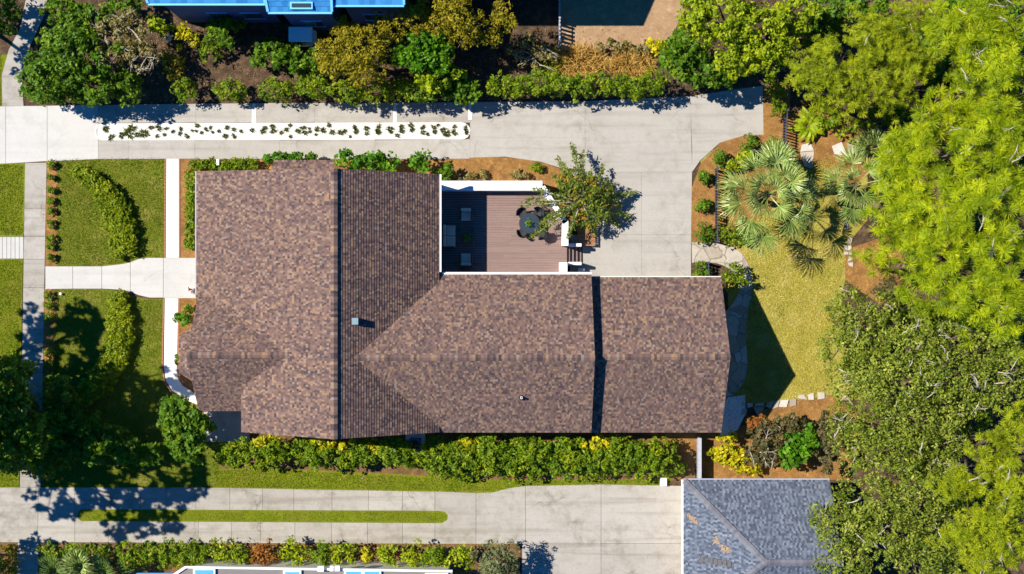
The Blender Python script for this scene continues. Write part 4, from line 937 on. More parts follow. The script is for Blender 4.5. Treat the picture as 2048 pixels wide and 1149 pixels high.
def plant(name, label, cat, kind, lobes, trunk=None, group=None, cover=1.0, bare=0, bark='bark', part='crown', shell=.45, lump=.22, leaf=None, base=None):
    """trunk: radius of the trunk, or None for stems only"""
    SEED[0] += 1; rng = np.random.default_rng(SEED[0]); rnd = random.Random(SEED[0])
    L = [lobe(*l) for l in lobes]; wsum = sum(l[1][0] ** 2 for l in L)
    bx = sum(l[0][0] * l[1][0] ** 2 for l in L) / wsum; by = sum(l[0][1] * l[1][0] ** 2 for l in L) / wsum
    if base: bx, by = W(*base)
    root = empty(name, (bx, by, 0), label, cat, group)
    L = [((l[0][0] - bx, l[0][1] - by, l[0][2]), l[1]) for l in L]
    if kind.startswith('pine'):
        fine = kind == 'pine_fine'
        V = pine_tufts(rng, L, (.50, .33)[fine], (.40, .25)[fine], (70, 40)[fine], cover * 1.15, (.0115, .0115)[fine])
        crown = quads(part, V, MAT[kind], root)
    else:
        mt, lf, cl, per, asp = KIND[kind]; lf = leaf or lf; cl = min(cl, .55 * min(min(l[1][:2]) for l in L)); lf = min(lf, cl * .7)
        V = leafy(rng, L, cl, per, lf, cover, asp, shell=shell, lump=lump); crown = quads(part, V, MAT[mt], root)
    m = MB(); top = max(l[0][2] for l in L)
    if trunk:
        f = Vector((0, 0, top * .45)); m.tube([(0, 0, -.05), (rnd.uniform(-.1, .1), rnd.uniform(-.1, .1), top * .25), f], [trunk * 1.25, trunk, trunk * .8], 9)
        for l in L:
            c, r = Vector(l[0]), l[1]
            m.tube([f, f.lerp(c, .6) + Vector((0, 0, .3)), c + Vector((0, 0, r[2] * .3))], [trunk * .7, trunk * .45, trunk * .18], 7)
            k = 5 if kind.startswith('pine') else 4
            twigs(m, rnd, f.lerp(c, .6) + Vector((0, 0, .3)), [c + Vector((math.cos(a) * r[0] * .75, math.sin(a) * r[1] * .75, r[2] * rnd.uniform(.1, .6))) for a in [6.28 * (i + rnd.random()) / k for i in range(k)]], trunk * .35)
        m.build('trunk', MAT[bark], root, True)
    else:
        for l in L:
            c, r = Vector(l[0]), l[1]
            m = MB(); twigs(m, rnd, (c.x, c.y, 0), [c + Vector((math.cos(a) * r[0] * .5, math.sin(a) * r[1] * .5, r[2] * .2)) for a in [6.28 * (i + rnd.random()) / 4 for i in range(4)]], .025, 4)
            m.build('stem', MAT[bark], root, True)
    if bare:
        for i in range(bare):
            m = MB()
            l = rnd.choice(L); a = rnd.uniform(0, 6.28); q = math.sqrt(rnd.random()) * .8; c = Vector(l[0]) + Vector((math.cos(a) * l[1][0] * q, math.sin(a) * l[1][1] * q, l[1][2] * math.sqrt(max(.05, 1 - q * q)) * .82))
            b = rnd.uniform(0, 6.28); ln = rnd.uniform(.4, 1.0); d = Vector((math.cos(b), math.sin(b), rnd.uniform(.0, .25)))
            m.tube([c - d * ln * .5, c + Vector((rnd.uniform(-.08, .08), rnd.uniform(-.08, .08), .12)), c + d * ln * .6], [.028, .02, .008], 5)
            for s in range(3):
                e = d.lerp(Vector((math.cos(b + rnd.uniform(-1, 1)), math.sin(b + rnd.uniform(-1, 1)), .3)), .8); p = c + d * ln * rnd.uniform(-.2, .4) + Vector((0, 0, .08)); m.tube([p, p + e * ln * .28, p + e * ln * .5], [.013, .009, .004], 4)
            m.build('bare_branch', MAT['bark_pale'], root, True)
    return root

# --- upper left garden
plant('shade_tree', 'big rounded dark green tree bulging beside the curved garden path', 'tree', 'dark', [(150, 110, 3.4, 80, 62, 1.6), (110, 155, 2.9, 68, 52, 1.4), (205, 165, 2.7, 68, 44, 1.2), (255, 175, 2.3, 34, 30, .9), (150, 85, 3.6, 46, 36, 1.0), (82, 182, 2.2, 40, 30, .9), (140, 190, 2.2, 50, 24, .8)], .16, cover=1.2, leaf=.13)
plant('scrub_tree', 'pale tan-green straggly tree with bare twigs between the rounded dark tree and the yellow bush', 'tree', 'tan', [(235, 75, 3.0, 46, 46, 1.1), (285, 115, 2.6, 42, 38, 1.0), (262, 60, 3.0, 40, 36, .9), (225, 115, 2.8, 36, 34, .8)], .10, cover=.8, bare=22)
plant('shrub', 'spiky yellow-green clump behind the straggly pale tree near the kayak', 'shrub', 'lime', [(318, 55, .9, 26, 20, .5)], None, part='foliage', cover=.9)
plant('shrub', 'bush dotted with bright yellow flowers on the brown earth', 'shrub', 'yellow', [(372, 76, 1.0, 24, 26, .6)], None, part='foliage', cover=.8)
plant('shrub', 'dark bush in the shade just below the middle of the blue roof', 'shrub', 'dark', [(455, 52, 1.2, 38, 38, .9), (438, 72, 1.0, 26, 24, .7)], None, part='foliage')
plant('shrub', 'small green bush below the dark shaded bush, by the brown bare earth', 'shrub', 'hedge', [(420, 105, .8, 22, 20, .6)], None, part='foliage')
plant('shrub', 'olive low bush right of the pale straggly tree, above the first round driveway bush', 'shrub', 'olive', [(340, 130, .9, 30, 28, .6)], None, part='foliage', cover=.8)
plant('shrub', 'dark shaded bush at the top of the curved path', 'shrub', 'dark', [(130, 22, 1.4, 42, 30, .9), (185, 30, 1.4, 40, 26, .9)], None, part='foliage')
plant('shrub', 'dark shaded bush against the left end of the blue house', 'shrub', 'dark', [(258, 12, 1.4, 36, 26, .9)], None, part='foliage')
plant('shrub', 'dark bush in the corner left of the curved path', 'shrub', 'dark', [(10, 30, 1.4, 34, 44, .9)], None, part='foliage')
for px, rx, lb in ((372, 27, 'first round green bush along the upper driveway, beside the big rounded tree'), (462, 37, 'second round green bush along the upper driveway, the widest of the free-standing ones'), (556, 36, 'third green bush along the upper driveway, under the dark broad shrub')):
    plant('shrub', lb, 'shrub', 'hedge', [(px, 181, 1.1, rx, 24, .8)], None, 'bushes along the upper driveway', part='foliage', cover=1.3)
plant('shrub', 'broad dark green shrub just below the golf cart', 'shrub', 'dark', [(545, 112, 1.3, 48, 34, 1.0), (608, 122, 1.3, 42, 34, 1.0), (640, 130, 1.2, 20, 26, .8)], None, part='foliage', cover=1.2)
plant('hedge', 'green hedge along the upper driveway beneath the golden cedar', 'hedge', 'hedge', [(630, 178, 1.6, 38, 27, 1.1), (690, 183, 1.7, 44, 24, 1.1), (755, 182, 1.7, 42, 26, 1.1), (820, 182, 1.7, 46, 26, 1.1)], None, part='foliage', cover=1.3)
plant('hedge', 'darker hedge end along the upper driveway beneath the yellow-green tree', 'hedge', 'dark', [(880, 178, 1.7, 40, 29, 1.1), (930, 176, 1.7, 34, 30, 1.1)], None, part='foliage', cover=1.2)
plant('cedar_tree', 'large golden olive cedar at the upper driveway, left of the bright green tree', 'tree', 'olive', [(715, 100, 4.6, 60, 52, 1.3), (670, 120, 4.0, 42, 46, 1.1), (735, 145, 3.8, 44, 36, 1.1), (700, 70, 4.6, 36, 30, 1.0), (775, 60, 4.2, 34, 34, 1.0)], .16, cover=1.2)
plant('cedar_tree', 'small golden olive cedar between the large cedar and blue house', 'tree', 'olive', [(832, 38, 4.6, 36, 36, 1.2), (842, 62, 4.2, 24, 20, .8)], .12, cover=1.1)
plant('cedar_tree', 'tall golden olive cedar at the top edge behind the bright green tree', 'tree', 'olive', [(908, 22, 5.0, 36, 40, 1.3), (930, 50, 4.6, 36, 34, 1.1), (880, 45, 4.6, 30, 30, 1.0), (918, 80, 4.0, 26, 24, .9)], .14, cover=1.2)
plant('cedar_tree', 'golden olive cedar at the top edge nearest the bare shaded ground', 'tree', 'olive', [(1008, 38, 4.2, 30, 34, 1.1), (975, 82, 3.4, 30, 22, .9)], .12, cover=1.2)
plant('maple_tree', 'bright green leafy tree between the golden cedars', 'tree', 'bright', [(838, 95, 3.8, 46, 40, 1.1), (880, 115, 3.4, 34, 34, 1.0), (820, 118, 3.5, 34, 26, .9), (850, 72, 3.8, 34, 26, .8)], .12, cover=1.2)
plant('small_tree', 'yellow-green feathery tree in front of the bright green tree', 'tree', 'lime', [(870, 155, 3.0, 38, 24, .8), (905, 150, 2.6, 24, 20, .7), (868, 172, 2.6, 18, 18, .6)], .08, cover=1.0)
plant('shrub', 'thin tan-green scrub on the shaded ground by the top fence', 'shrub', 'tan', [(1050, 100, .9, 34, 40, .6), (1085, 118, .8, 30, 28, .5)], None, part='foliage', cover=.7, bare=10)
plant('hedge', 'long clipped green hedge along the upper driveway, right of the gap', 'hedge', 'hedge', [(1005 + 38 * i, 172 + 3 * math.sin(i * 2.1), 1.6, 30, 25, 1.1) for i in range(9)], None, part='foliage', cover=1.35)
def straw(label, px, py, rx, ry, seed, green=0):
    rng = np.random.default_rng(seed); (cx, cy, cz), (ax, ay, _) = lobe(px, py, .6, rx, ry, 1); n = int(ax * ay * 900)
    a = rng.uniform(0, 6.283, n); r = np.sqrt(rng.uniform(0, 1, n)); b = np.c_[np.cos(a) * r * ax, np.sin(a) * r * ay, rng.uniform(.05, .5, n)]
    dr = unit(np.c_[rng.normal(size=(n, 2)) * .8 + np.c_[np.cos(a), np.sin(a)] * .5, rng.uniform(.15, .8, n)]); L = rng.uniform(.25, .6, n)[:, None]; s = unit(np.cross(dr, rng.normal(size=(n, 3)))) * .022
    t = b + dr * L; V = np.stack([b - s, b + s, t + s * .3 - [0, 0, .05], t - s * .3 - [0, 0, .05]], 1)
    o = quads('grass_clump', V, MAT['straw' if not green else 'lime_leaf']); o.location = (cx, cy, 0); return tag(o, label, 'grass clump')
straw('left one of two golden straw-coloured grass mounds behind the long hedge', 1160, 122, 52, 30, 1); straw('right one of two golden straw-coloured grass mounds behind the long hedge', 1264, 128, 46, 27, 2)
straw('pale yellow-green grass tuft at the left side of the golden mounds', 1098, 130, 22, 26, 3, 1)
plant('shrub', 'bright yellow bush at the corner of the sandy yard', 'shrub', 'yellow', [(1318, 86, 1.2, 22, 20, .7)], None, part='foliage')
plant('shrub', 'low green weeds along the edge of the sandy yard above the golden mounds', 'shrub', 'tan', [(1230, 92, .4, 40, 12, .3), (1290, 95, .5, 24, 14, .3)], None, part='foliage', cover=.8)
plant('magnolia_tree', 'dark blue-green rounded tree at the right end of the long hedge', 'tree', 'big', [(1370, 100, 3.6, 46, 40, 1.2), (1400, 140, 3.0, 50, 34, 1.0), (1350, 135, 3.0, 36, 36, 1.0), (1445, 150, 2.6, 30, 22, .8)], .14, cover=1.2)
plant('tallow_tree', 'yellow-green broadleaf tree filling the top right of the driveway', 'tree', 'limebig', [(1440, 35, 6.0, 80, 60, 1.8), (1520, 70, 5.6, 70, 60, 1.6), (1470, 110, 5.0, 62, 46, 1.3), (1540, 125, 4.4, 42, 36, 1.1), (1390, 20, 5.4, 40, 40, 1.1), (1590, 30, 5.4, 46, 40, 1.2)], .2, cover=1.1)
plant('shade_tree', 'dark shaded tree at the top edge between the yellow-green tree and the pines', 'tree', 'dark', [(1680, 10, 3.6, 60, 40, 1.2), (1610, 70, 3.2, 40, 40, 1.0), (1740, 10, 3.4, 50, 36, 1.0)], .14)
for px, py, r, lb in ((1549, 182, 24, 'leafy green shrub at the paved corner, upper of the pair by the fence'), (1551, 222, 19, 'leafy green shrub at the paved corner, lower of the pair by the fence'), (1545, 288, 17, 'small shrub at the foot of the upper picket fence')):
    plant('shrub', lb, 'shrub', 'hedge', [(px, py, .8, r, r, .6)], None, part='foliage')

# --- pines and oaks on the right
PF = 'fine-needled pines'; PL = 'long-needled pines along the right edge'
plant('pine_tree', 'bushy fine-needled pine whose crown hangs over the broad-leaved plant', 'tree', 'pine_fine', [(1640, 165, 7.0, 62, 48, 1.3), (1700, 200, 6.4, 70, 40, 1.2), (1620, 120, 7.0, 36, 36, 1.0), (1670, 130, 7.4, 56, 40, 1.2)], .18, PF, cover=1.1)
plant('pine_tree', 'bushy fine-needled pine at the top edge, between the dark tree and tall pines', 'tree', 'pine_fine', [(1760, 75, 8.4, 86, 60, 1.6), (1820, 120, 8.0, 60, 56, 1.4), (1740, 130, 8.0, 66, 50, 1.3), (1800, 170, 7.4, 50, 50, 1.2), (1830, 40, 8.2, 46, 40, 1.1)], .2, PF, cover=1.1, bare=5)
plant('pine_tree', 'long-needled pine in the top right corner of the view', 'tree', 'pine', [(1960, 30, 12, 72, 50, 1.7), (2030, 60, 12.5, 60, 50, 1.6), (1910, 60, 11.5, 46, 44, 1.3)], .22, PL, bare=4)
plant('pine_tree', 'long-needled pine with a bare patch and pale trunk showing, second from the top', 'tree', 'pine', [(1930, 130, 12, 46, 50, 1.4), (2010, 140, 12.5, 52, 56, 1.5), (2040, 190, 12, 46, 44, 1.3), (1950, 200, 10.5, 28, 26, .9)], .22, PL, bare=6)
plant('pine_tree', 'long-needled pine spreading left towards the two small fan palms', 'tree', 'pine', [(1850, 265, 10, 62, 46, 1.4), (1905, 245, 11, 44, 44, 1.3), (1800, 310, 9, 42, 42, 1.1), (1895, 190, 10.4, 34, 36, 1.0)], .2, PL, bare=4)
plant('pine_tree', 'long-needled pine at the right edge level with the upper driveway', 'tree', 'pine', [(1990, 250, 12, 60, 46, 1.5), (2040, 300, 12, 50, 54, 1.4), (1960, 310, 11.4, 46, 40, 1.3)], .22, PL, bare=5)
plant('pine_tree', 'long-needled pine behind the big fan palm, crown overhanging the lawn corner', 'tree', 'pine', [(1790, 385, 8.6, 60, 50, 1.3), (1850, 360, 9.6, 60, 50, 1.4), (1760, 450, 7.4, 48, 44, 1.1), (1830, 420, 9, 56, 46, 1.2)], .2, PL)
plant('pine_tree', 'long-needled pine at the right edge level with the big fan palm', 'tree', 'pine', [(1960, 390, 11.6, 66, 54, 1.6), (2030, 400, 12, 52, 56, 1.5), (1920, 440, 11, 50, 46, 1.3)], .22, PL, bare=4)
plant('pine_tree', 'long-needled pine at the right of the orange mulch hollow', 'tree', 'pine', [(1850, 500, 9, 52, 46, 1.3), (1900, 530, 10, 52, 50, 1.4), (1850, 560, 8.6, 46, 40, 1.1)], .2, PL)
plant('pine_tree', 'long-needled pine at the right edge level with the mid wing roof', 'tree', 'pine', [(1990, 500, 11.6, 62, 56, 1.5), (2040, 560, 12, 46, 60, 1.4), (1960, 570, 10.8, 54, 46, 1.3)], .22, PL, bare=4)
plant('pine_tree', 'lowest of the long-needled pines, in front of the oak canopy', 'tree', 'pine', [(2010, 630, 11, 56, 36, 1.2), (1950, 610, 10, 40, 30, 1.0)], .18, PL, bare=2)
plant('pine_tree', 'small young pine beside the orange mulch hollow', 'tree', 'pine', [(1775, 515, 2.4, 34, 26, .7)], .06)
OK_ = 'oaks on the lower right'
plant('oak_tree', 'small-leaved oak at the lawn edge below the mulch hollow, leftmost of the oaks', 'tree', 'oak', [(1690, 610, 4.4, 46, 40, 1.1), (1720, 670, 5.0, 66, 56, 1.4), (1675, 700, 4.4, 40, 50, 1.1), (1760, 620, 4.6, 40, 36, 1.0)], .18, OK_, cover=1.6, bare=6)
plant('oak_tree', 'small-leaved oak in the middle of the canopy with pale bare twigs', 'tree', 'oak', [(1820, 690, 7, 76, 60, 1.6), (1800, 770, 7.2, 80, 64, 1.7), (1880, 740, 7.4, 70, 60, 1.6), (1740, 760, 6.2, 52, 56, 1.3), (1900, 680, 6.4, 46, 40, 1.2), (1910, 800, 6.6, 50, 50, 1.3), (1690, 780, 5, 36, 44, 1.0)], .24, OK_, cover=1.6, bare=26)
plant('oak_tree', 'small-leaved oak at the right edge under the lowest long-needled pine', 'tree', 'oak', [(1980, 700, 7, 60, 46, 1.5), (2030, 740, 7.4, 50, 56, 1.5), (1960, 780, 7.2, 56, 50, 1.4)], .24, OK_, cover=1.6, bare=12)
plant('oak_tree', 'small-leaved oak between the garden bushes and the twiggy oak, pale dead branches on top', 'tree', 'oak', [(1760, 850, 6, 70, 56, 1.5), (1840, 850, 7, 70, 56, 1.5), (1720, 900, 5.4, 46, 50, 1.2), (1800, 910, 6.6, 60, 46, 1.4), (1890, 890, 6.2, 50, 46, 1.3), (1870, 940, 6, 40, 36, 1.2), (1680, 850, 4.8, 30, 40, 1.0)], .22, OK_, cover=1.8, bare=20)
plant('oak_tree', 'small-leaved oak overhanging the grey hip roof', 'tree', 'oak', [(1740, 1000, 6.6, 80, 60, 1.6), (1690, 1060, 6.4, 66, 56, 1.4), (1780, 1070, 7, 76, 60, 1.6), (1840, 1000, 7, 66, 60, 1.6), (1690, 1130, 6, 60, 40, 1.2), (1640, 1030, 5.6, 30, 24, .8), (1840, 1110, 7, 70, 60, 1.5), (1890, 1060, 6.4, 46, 60, 1.3), (1880, 1130, 6.2, 40, 40, 1.2)], .24, OK_, cover=1.6, bare=12)
plant('pine_tree', 'yellow-green fine-needled pine at the right edge, upper of two below the oaks', 'tree', 'pine_fine', [(1990, 900, 9.4, 62, 46, 1.4), (2040, 850, 9.4, 46, 44, 1.3), (1930, 960, 9, 50, 40, 1.2), (2020, 970, 9.8, 56, 46, 1.4)], .2, PF, cover=1.2, bare=6)
plant('pine_tree', 'yellow-green fine-needled pine in the bottom right corner', 'tree', 'pine_fine', [(1950, 1040, 9.6, 60, 50, 1.4), (2020, 1070, 10, 60, 56, 1.5), (1960, 1120, 9.6, 60, 46, 1.3)], .2, PF, cover=1.2, bare=6)
plant('understorey_shrub', 'leafy yellow-green undergrowth between the oaks and the lowest pines', 'shrub', 'hedge', [(1900, 980, 3, 60, 50, 1.0), (1900, 1090, 3, 50, 60, 1.0), (1820, 900, 3, 70, 50, 1.0), (1720, 730, 2.4, 40, 60, .8), (1930, 830, 3, 60, 50, 1.0), (1800, 660, 2.8, 60, 40, .9), (2000, 1000, 3, 60, 60, 1.0), (1990, 680, 3, 60, 40, 1.0), (1890, 640, 3.2, 60, 34, 1.0), (1830, 620, 2.8, 36, 30, .8), (1850, 940, 3.4, 40, 30, .9)], None, part='foliage')
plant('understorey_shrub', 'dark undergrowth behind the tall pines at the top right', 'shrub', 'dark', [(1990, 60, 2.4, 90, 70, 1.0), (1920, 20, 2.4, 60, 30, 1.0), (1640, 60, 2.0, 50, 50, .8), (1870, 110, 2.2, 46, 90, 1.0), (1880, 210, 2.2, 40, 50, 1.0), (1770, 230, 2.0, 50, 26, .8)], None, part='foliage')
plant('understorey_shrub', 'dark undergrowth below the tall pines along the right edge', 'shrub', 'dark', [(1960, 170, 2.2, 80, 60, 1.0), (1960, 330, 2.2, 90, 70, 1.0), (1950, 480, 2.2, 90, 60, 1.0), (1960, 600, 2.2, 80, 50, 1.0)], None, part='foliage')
plant('shrub', 'dark brown-green bush at the edge of the orange mulch hollow', 'shrub', 'mauve', [(1775, 575, 1.2, 28, 22, .7)], None, part='foliage')

# --- garden beyond the east wing
plant('shrub', 'yellow-green bush beside the grey board fence', 'shrub', 'yellow', [(1450, 900, .9, 30, 34, .6), (1490, 925, .7, 34, 24, .5)], None, part='foliage', cover=.85)
plant('shrub', 'brown-green twiggy shrub behind the yellow-green bush', 'shrub', 'mauve', [(1535, 868, 1.4, 42, 32, .9), (1520, 910, 1.2, 36, 28, .7), (1580, 850, 1.4, 40, 20, .8)], None, part='foliage', cover=1.0, bare=8)
plant('shrub', 'rust-coloured shrub at the tip of the gable shadow', 'shrub', 'rust', [(1515, 845, 1.5, 24, 14, .6)], None, part='foliage', cover=.9)
plant('shrub', 'glossy bright green shrub in the mulch above the grey roof', 'shrub', 'bright', [(1592, 905, 1.5, 32, 40, .9), (1610, 880, 1.5, 26, 26, .7)], None, part='foliage', cover=.95)
plant('shrub', 'dusky grey-green tall shrub between the glossy shrub and the oaks', 'shrub', 'mauve', [(1665, 855, 2.4, 30, 40, 1.0), (1660, 910, 2.2, 26, 36, .9)], None, part='foliage', cover=1.1)
plant('shrub', 'variegated bush with pale leaves at the bend of the stone path', 'shrub', 'hedge', [(1466, 555, 1.0, 30, 28, .7)], None, part='foliage', cover=1.0)
plant('shrub', 'dark olive low bush under the lower side of the big fan palm', 'shrub', 'hedge', [(1460, 462, .6, 28, 24, .5), (1490, 472, .5, 26, 18, .4)], None, part='foliage', cover=.9)
rb = [(1495, 286, 16, 'one by the short fence at the curve'), (1437, 317, 14, 'one on the curve of the bed'), (1406, 357, 15, 'uppermost on the straight edge'), (1407, 414, 15, 'middle one on the straight edge'), (1407, 467, 19, 'largest, above the stone path'), (1406, 543, 19, 'one between the stone path and the east wing')]
for px, py, r, lb in rb: plant('round_shrub', 'round shrub in the orange driveway bed, ' + lb, 'shrub', 'dark', [(px, py, .5, r, r, .42)], None, 'round shrubs in the driveway bed', part='foliage', leaf=.10, cover=1.5, lump=.1)

plant('shrub', 'low green plants around the stepping stones below the overhanging pine', 'shrub', 'hedge', [(1660, 245, .5, 26, 18, .4), (1700, 250, .5, 22, 16, .4), (1645, 225, .7, 26, 16, .5), (1735, 262, .6, 24, 18, .4)], None, part='foliage', cover=.9)
plant('shrub', 'feathery yellow-green plant left of the big fan palm by the curved mulch edge', 'shrub', 'lime', [(1490, 318, .7, 20, 14, .4), (1460, 335, .6, 16, 12, .4)], None, part='foliage', cover=.8)
# palms
def frond_mesh(rng, pet, fan, n=26):
    """petiole along +x, then a folded fan with drooping tips"""
    s = .022; arch = lambda t: pet * (.34 * t - .22 * t * t); V = []
    for k in range(4):
        a, b_ = k / 4, (k + 1) / 4; V.append([(pet * a, -s, arch(a)), (pet * a, s, arch(a)), (pet * b_, s, arch(b_)), (pet * b_, -s, arch(b_))])
    b = np.array([pet, 0, arch(1)])
    for i in range(n):
        a = math.radians(-98 + 196 * (i + .5) / n); L = fan * (1.08 - .34 * (a / 1.7) ** 2) * rng.uniform(.86, 1.1); a += rng.normal() * .03
        d = np.array([math.cos(a), math.sin(a), 0]); w_ = np.array([-math.sin(a), math.cos(a), 0]); z = .055 if i % 2 else -.055
        keel = .26 * abs(math.sin(a)) * fan; c = b + d * .02; m = b + d * L * .5 + [0, 0, keel * .5 + z]; e1 = b + d * L * .8 + [0, 0, keel * .45 - .08 * L]; e = b + d * L * .98 + [0, 0, keel * .1 - L * (.06 + .16 * rng.random())]
        hw_ = L * .5 * math.sin(math.radians(196 / n / 2)) * 1.05; t_ = [0, 0, .02]
        V.append([c - w_ * .006, c + w_ * .006, m + w_ * hw_ - t_, m - w_ * hw_ + t_]); V.append([m - w_ * hw_ + t_, m + w_ * hw_ - t_, e1 + w_ * hw_ * .55, e1 - w_ * hw_ * .55]); V.append([e1 - w_ * hw_ * .55, e1 + w_ * hw_ * .55, e + w_ * .008, e - w_ * .008])
    return np.array(V, dtype=np.float32)
def palm(label, px, py, h, nf, pet, fan, seed, mat='palm', trunk=.16, skirt=True, el=(-25, 55)):
    rng = np.random.default_rng(seed); rnd = random.Random(seed); r = empty('palm_tree', (*W(px, py, h), 0), label, 'palm')
    m = MB(); m.tube([(0, 0, -.05), (.05, .03, h * .5), (0, 0, h - .1)], [trunk * 1.2, trunk, trunk * 1.1], 10); m.tube([(0, 0, h - .5), (0, 0, h + .1)], [trunk * 1.5, trunk * .6], 10); m.build('trunk', MAT['bark'], r, True)
    protos = [quads('frond', frond_mesh(rng, pet * k, fan * f_), MAT[mat], r) for k, f_ in ((1, 1), (.55, .9), (1.2, 1.0))]
    for i in range(nf):
        o = protos[i] if i < 3 else protos[i % 3].copy()
        if i >= 3: C.collection.objects.link(o); o.parent = r
        az = i * 2.39996 + rnd.uniform(-.25, .25); e = math.radians(el[0] + (el[1] - el[0]) * ((i * .618) % 1) + (18 if i % 3 == 1 else 0)); o.location = (0, 0, h)
        o.rotation_euler = (rnd.uniform(-.35, .35), -e, az); s = rnd.uniform(.88, 1.12); o.scale = (s, s, s)
    if skirt:
        V = np.concatenate([frond_mesh(rng, pet * .5, fan * .5, 14) @ np.array(Matrix.Rotation(a, 3, 'Z') @ Matrix.Rotation(1.1, 3, 'Y')).T for a in np.arange(5) * 1.25]); o = quads('dead_fronds', V + np.array([0, 0, h - .3]), MAT['tan_leaf'], r)
    return r
palm('big fan palm with glossy fronds over the lawn corner by the metal fence', 1536, 388, 4.6, 21, 1.85, 1.15, 5, skirt=True, el=(-14, 52))
palm('shorter fan palm tucked behind the upper edge of the big fan palm', 1548, 322, 1.8, 9, .7, .85, 6, el=(0, 60), skirt=False)
palm('fan palm half hidden under the pine, right of the shaded lawn', 1712, 372, 3.0, 11, 1.3, 1.05, 7, el=(-15, 40))
palm('young fan palm above the stepping stones, at the edge of the pines', 1738, 300, 2.0, 10, .75, .95, 8, el=(5, 60), skirt=False)
palm('fan palm at the left end of the bottom garden', 166, 1128, 1.9, 12, .75, .85, 9, el=(5, 65), skirt=False)
palm('smaller fan palm at the bottom edge beside the lower sidewalk', 112, 1138, 1.5, 9, .6, .75, 10, 'palm_dark', el=(5, 60), skirt=False)
palm('fan palm at the bottom edge near the clipped hedge', 212, 1146, 1.7, 9, .7, .85, 11, 'palm_dark', el=(5, 60), skirt=False)
def broad(label, px, py, n, L, seed, mat='lime_leaf'):
    """plant of long arching paddle leaves"""
    rng = np.random.default_rng(seed); V = []
    for i in range(n):
        a = i * 2.4 + rng.uniform(-.3, .3); d = np.array([math.cos(a), math.sin(a), 0]); s = np.array([-math.sin(a), math.cos(a), 0]); l = L * rng.uniform(.7, 1.15); up = rng.uniform(.3, .9); wd = l * .17; P_ = []
        for k in range(6):
            t = k / 5; P_.append((d * l * t + [0, 0, .25 + up * (t * 1.6 - t * t * 1.5)], wd * math.sin(math.pi * min(.97, t * .85 + .12))))
        for (p, u), (q, v) in zip(P_, P_[1:]):
            V.append([p - s * u + [0, 0, u * .4], p, q, q - s * v + [0, 0, v * .4]]); V.append([p, p + s * u + [0, 0, u * .4], q + s * v + [0, 0, v * .4], q])
    r = empty('broadleaf_plant', (*W(px, py, .6), 0), label, 'plant'); quads('leaves', np.array(V), MAT[mat], r); m = MB(); m.tube([(0, 0, 0), (0, 0, .4)], .08, 8); m.build('stem', MAT['bark'], r); return r
broad('yellow-green plant with long paddle leaves by the upper picket fence', 1618, 252, 22, 1.15, 1); broad('small yellow-green paddle-leaved plant in the mulch under the pines', 1682, 268, 8, .4, 2)
broad('tiny green paddle-leaved plant beside the stepping stones', 1706, 282, 7, .35, 3)

# --- tree beside the deck: bare leaning trunk, sprays of narrow leaves
def spray_tree():
    rng = np.random.default_rng(77); rnd = random.Random(77); bx, by = W(1150, 432)
    r = empty('leafy_tree', (bx, by, 0), 'open multi-stemmed tree whose leafy sprays reach over the deck corner', 'tree'); m = MB(); V = []; VY = []
    def to(px, py, h): X, Y = W(px, py, h); return Vector((X - bx, Y - by, h))
    core = to(1162, 405, 1.8); m.tube([(0, 0, 0), (.1, .2, 1.0), core], [.11, .09, .07], 8)
    tips = [(1148, 300, 1.5, 1.2), (1118, 322, 1.6, 1), (1165, 312, 1.3, 1), (1205, 340, .9, .8), (1225, 372, .9, .8), (1262, 388, .6, 1.3), (1252, 432, .6, 1), (1232, 446, .7, 1.1), (1190, 462, 1.0, .8), (1062, 400, 2.2, .7), (1070, 470, 2.2, 1), (1085, 446, 2.1, .8), (1100, 432, 2.2, .9), (1050, 410, 2.2, .6), (1138, 468, 2.0, .7), (1075, 380, 2.3, .6), (1110, 355, 2.1, .9), (1140, 345, 2.0, 1.2), (1128, 330, 1.7, .8), (1180, 350, 1.5, 1), (1215, 410, 1.1, .9), (1240, 410, .7, .8)]
    for px, py, h, dens in tips:
        t = to(px, py, h); mid = core.lerp(t, .45) + Vector((0, 0, .35)); m.tube([core, mid, t], [.045, .028, .01], 5)
        n = int(170 * dens); k = rng.uniform(.35, 1.08, n); a = np.array(mid); b = np.array(t); c = np.where((k < .5)[:, None], np.array(core) + (a - np.array(core)) * (k / .5)[:, None], a + (b - a) * ((k - .5) / .5)[:, None])
        dr = unit(b - np.array(core)); c = c + rng.normal(size=(n, 3)) * [.09, .09, .07]; nn = rng.normal(size=(n, 3)) * .6 + [0, 0, 1.]
        V.append(leaf_quads(rng, c, nn, .12, .32))
    L = [lobe(1165, 385, 1.9, 42, 36, .6), lobe(1180, 422, 1.7, 40, 36, .6), lobe(1140, 372, 2.0, 30, 26, .5), lobe(1195, 385, 1.6, 32, 36, .5)]; L = [((l[0][0] - bx, l[0][1] - by, l[0][2]), l[1]) for l in L]
    V.append(leafy(rng, L, .30, 16, .12, 1.0, .4)[0]); quads('crown', np.concatenate(V), MAT['olive_green'], r)
    quads('yellowing_leaves', leafy(rng, L, .26, 8, .10, .35, .45), MAT['rusty_yellow'], r); m.build('trunk', MAT['bark_pale'], r, True)
    return r
MAT['olive_green'] = m_leaf('spray_foliage', G((.03, .06, .006), (.08, .13, .012), (.17, .22, .025), (.34, .33, .06)))
MAT['rusty_yellow'] = m_leaf('yellowing_foliage', G((.20, .12, .01), (.36, .24, .015), (.5, .34, .03)))
spray_tree()

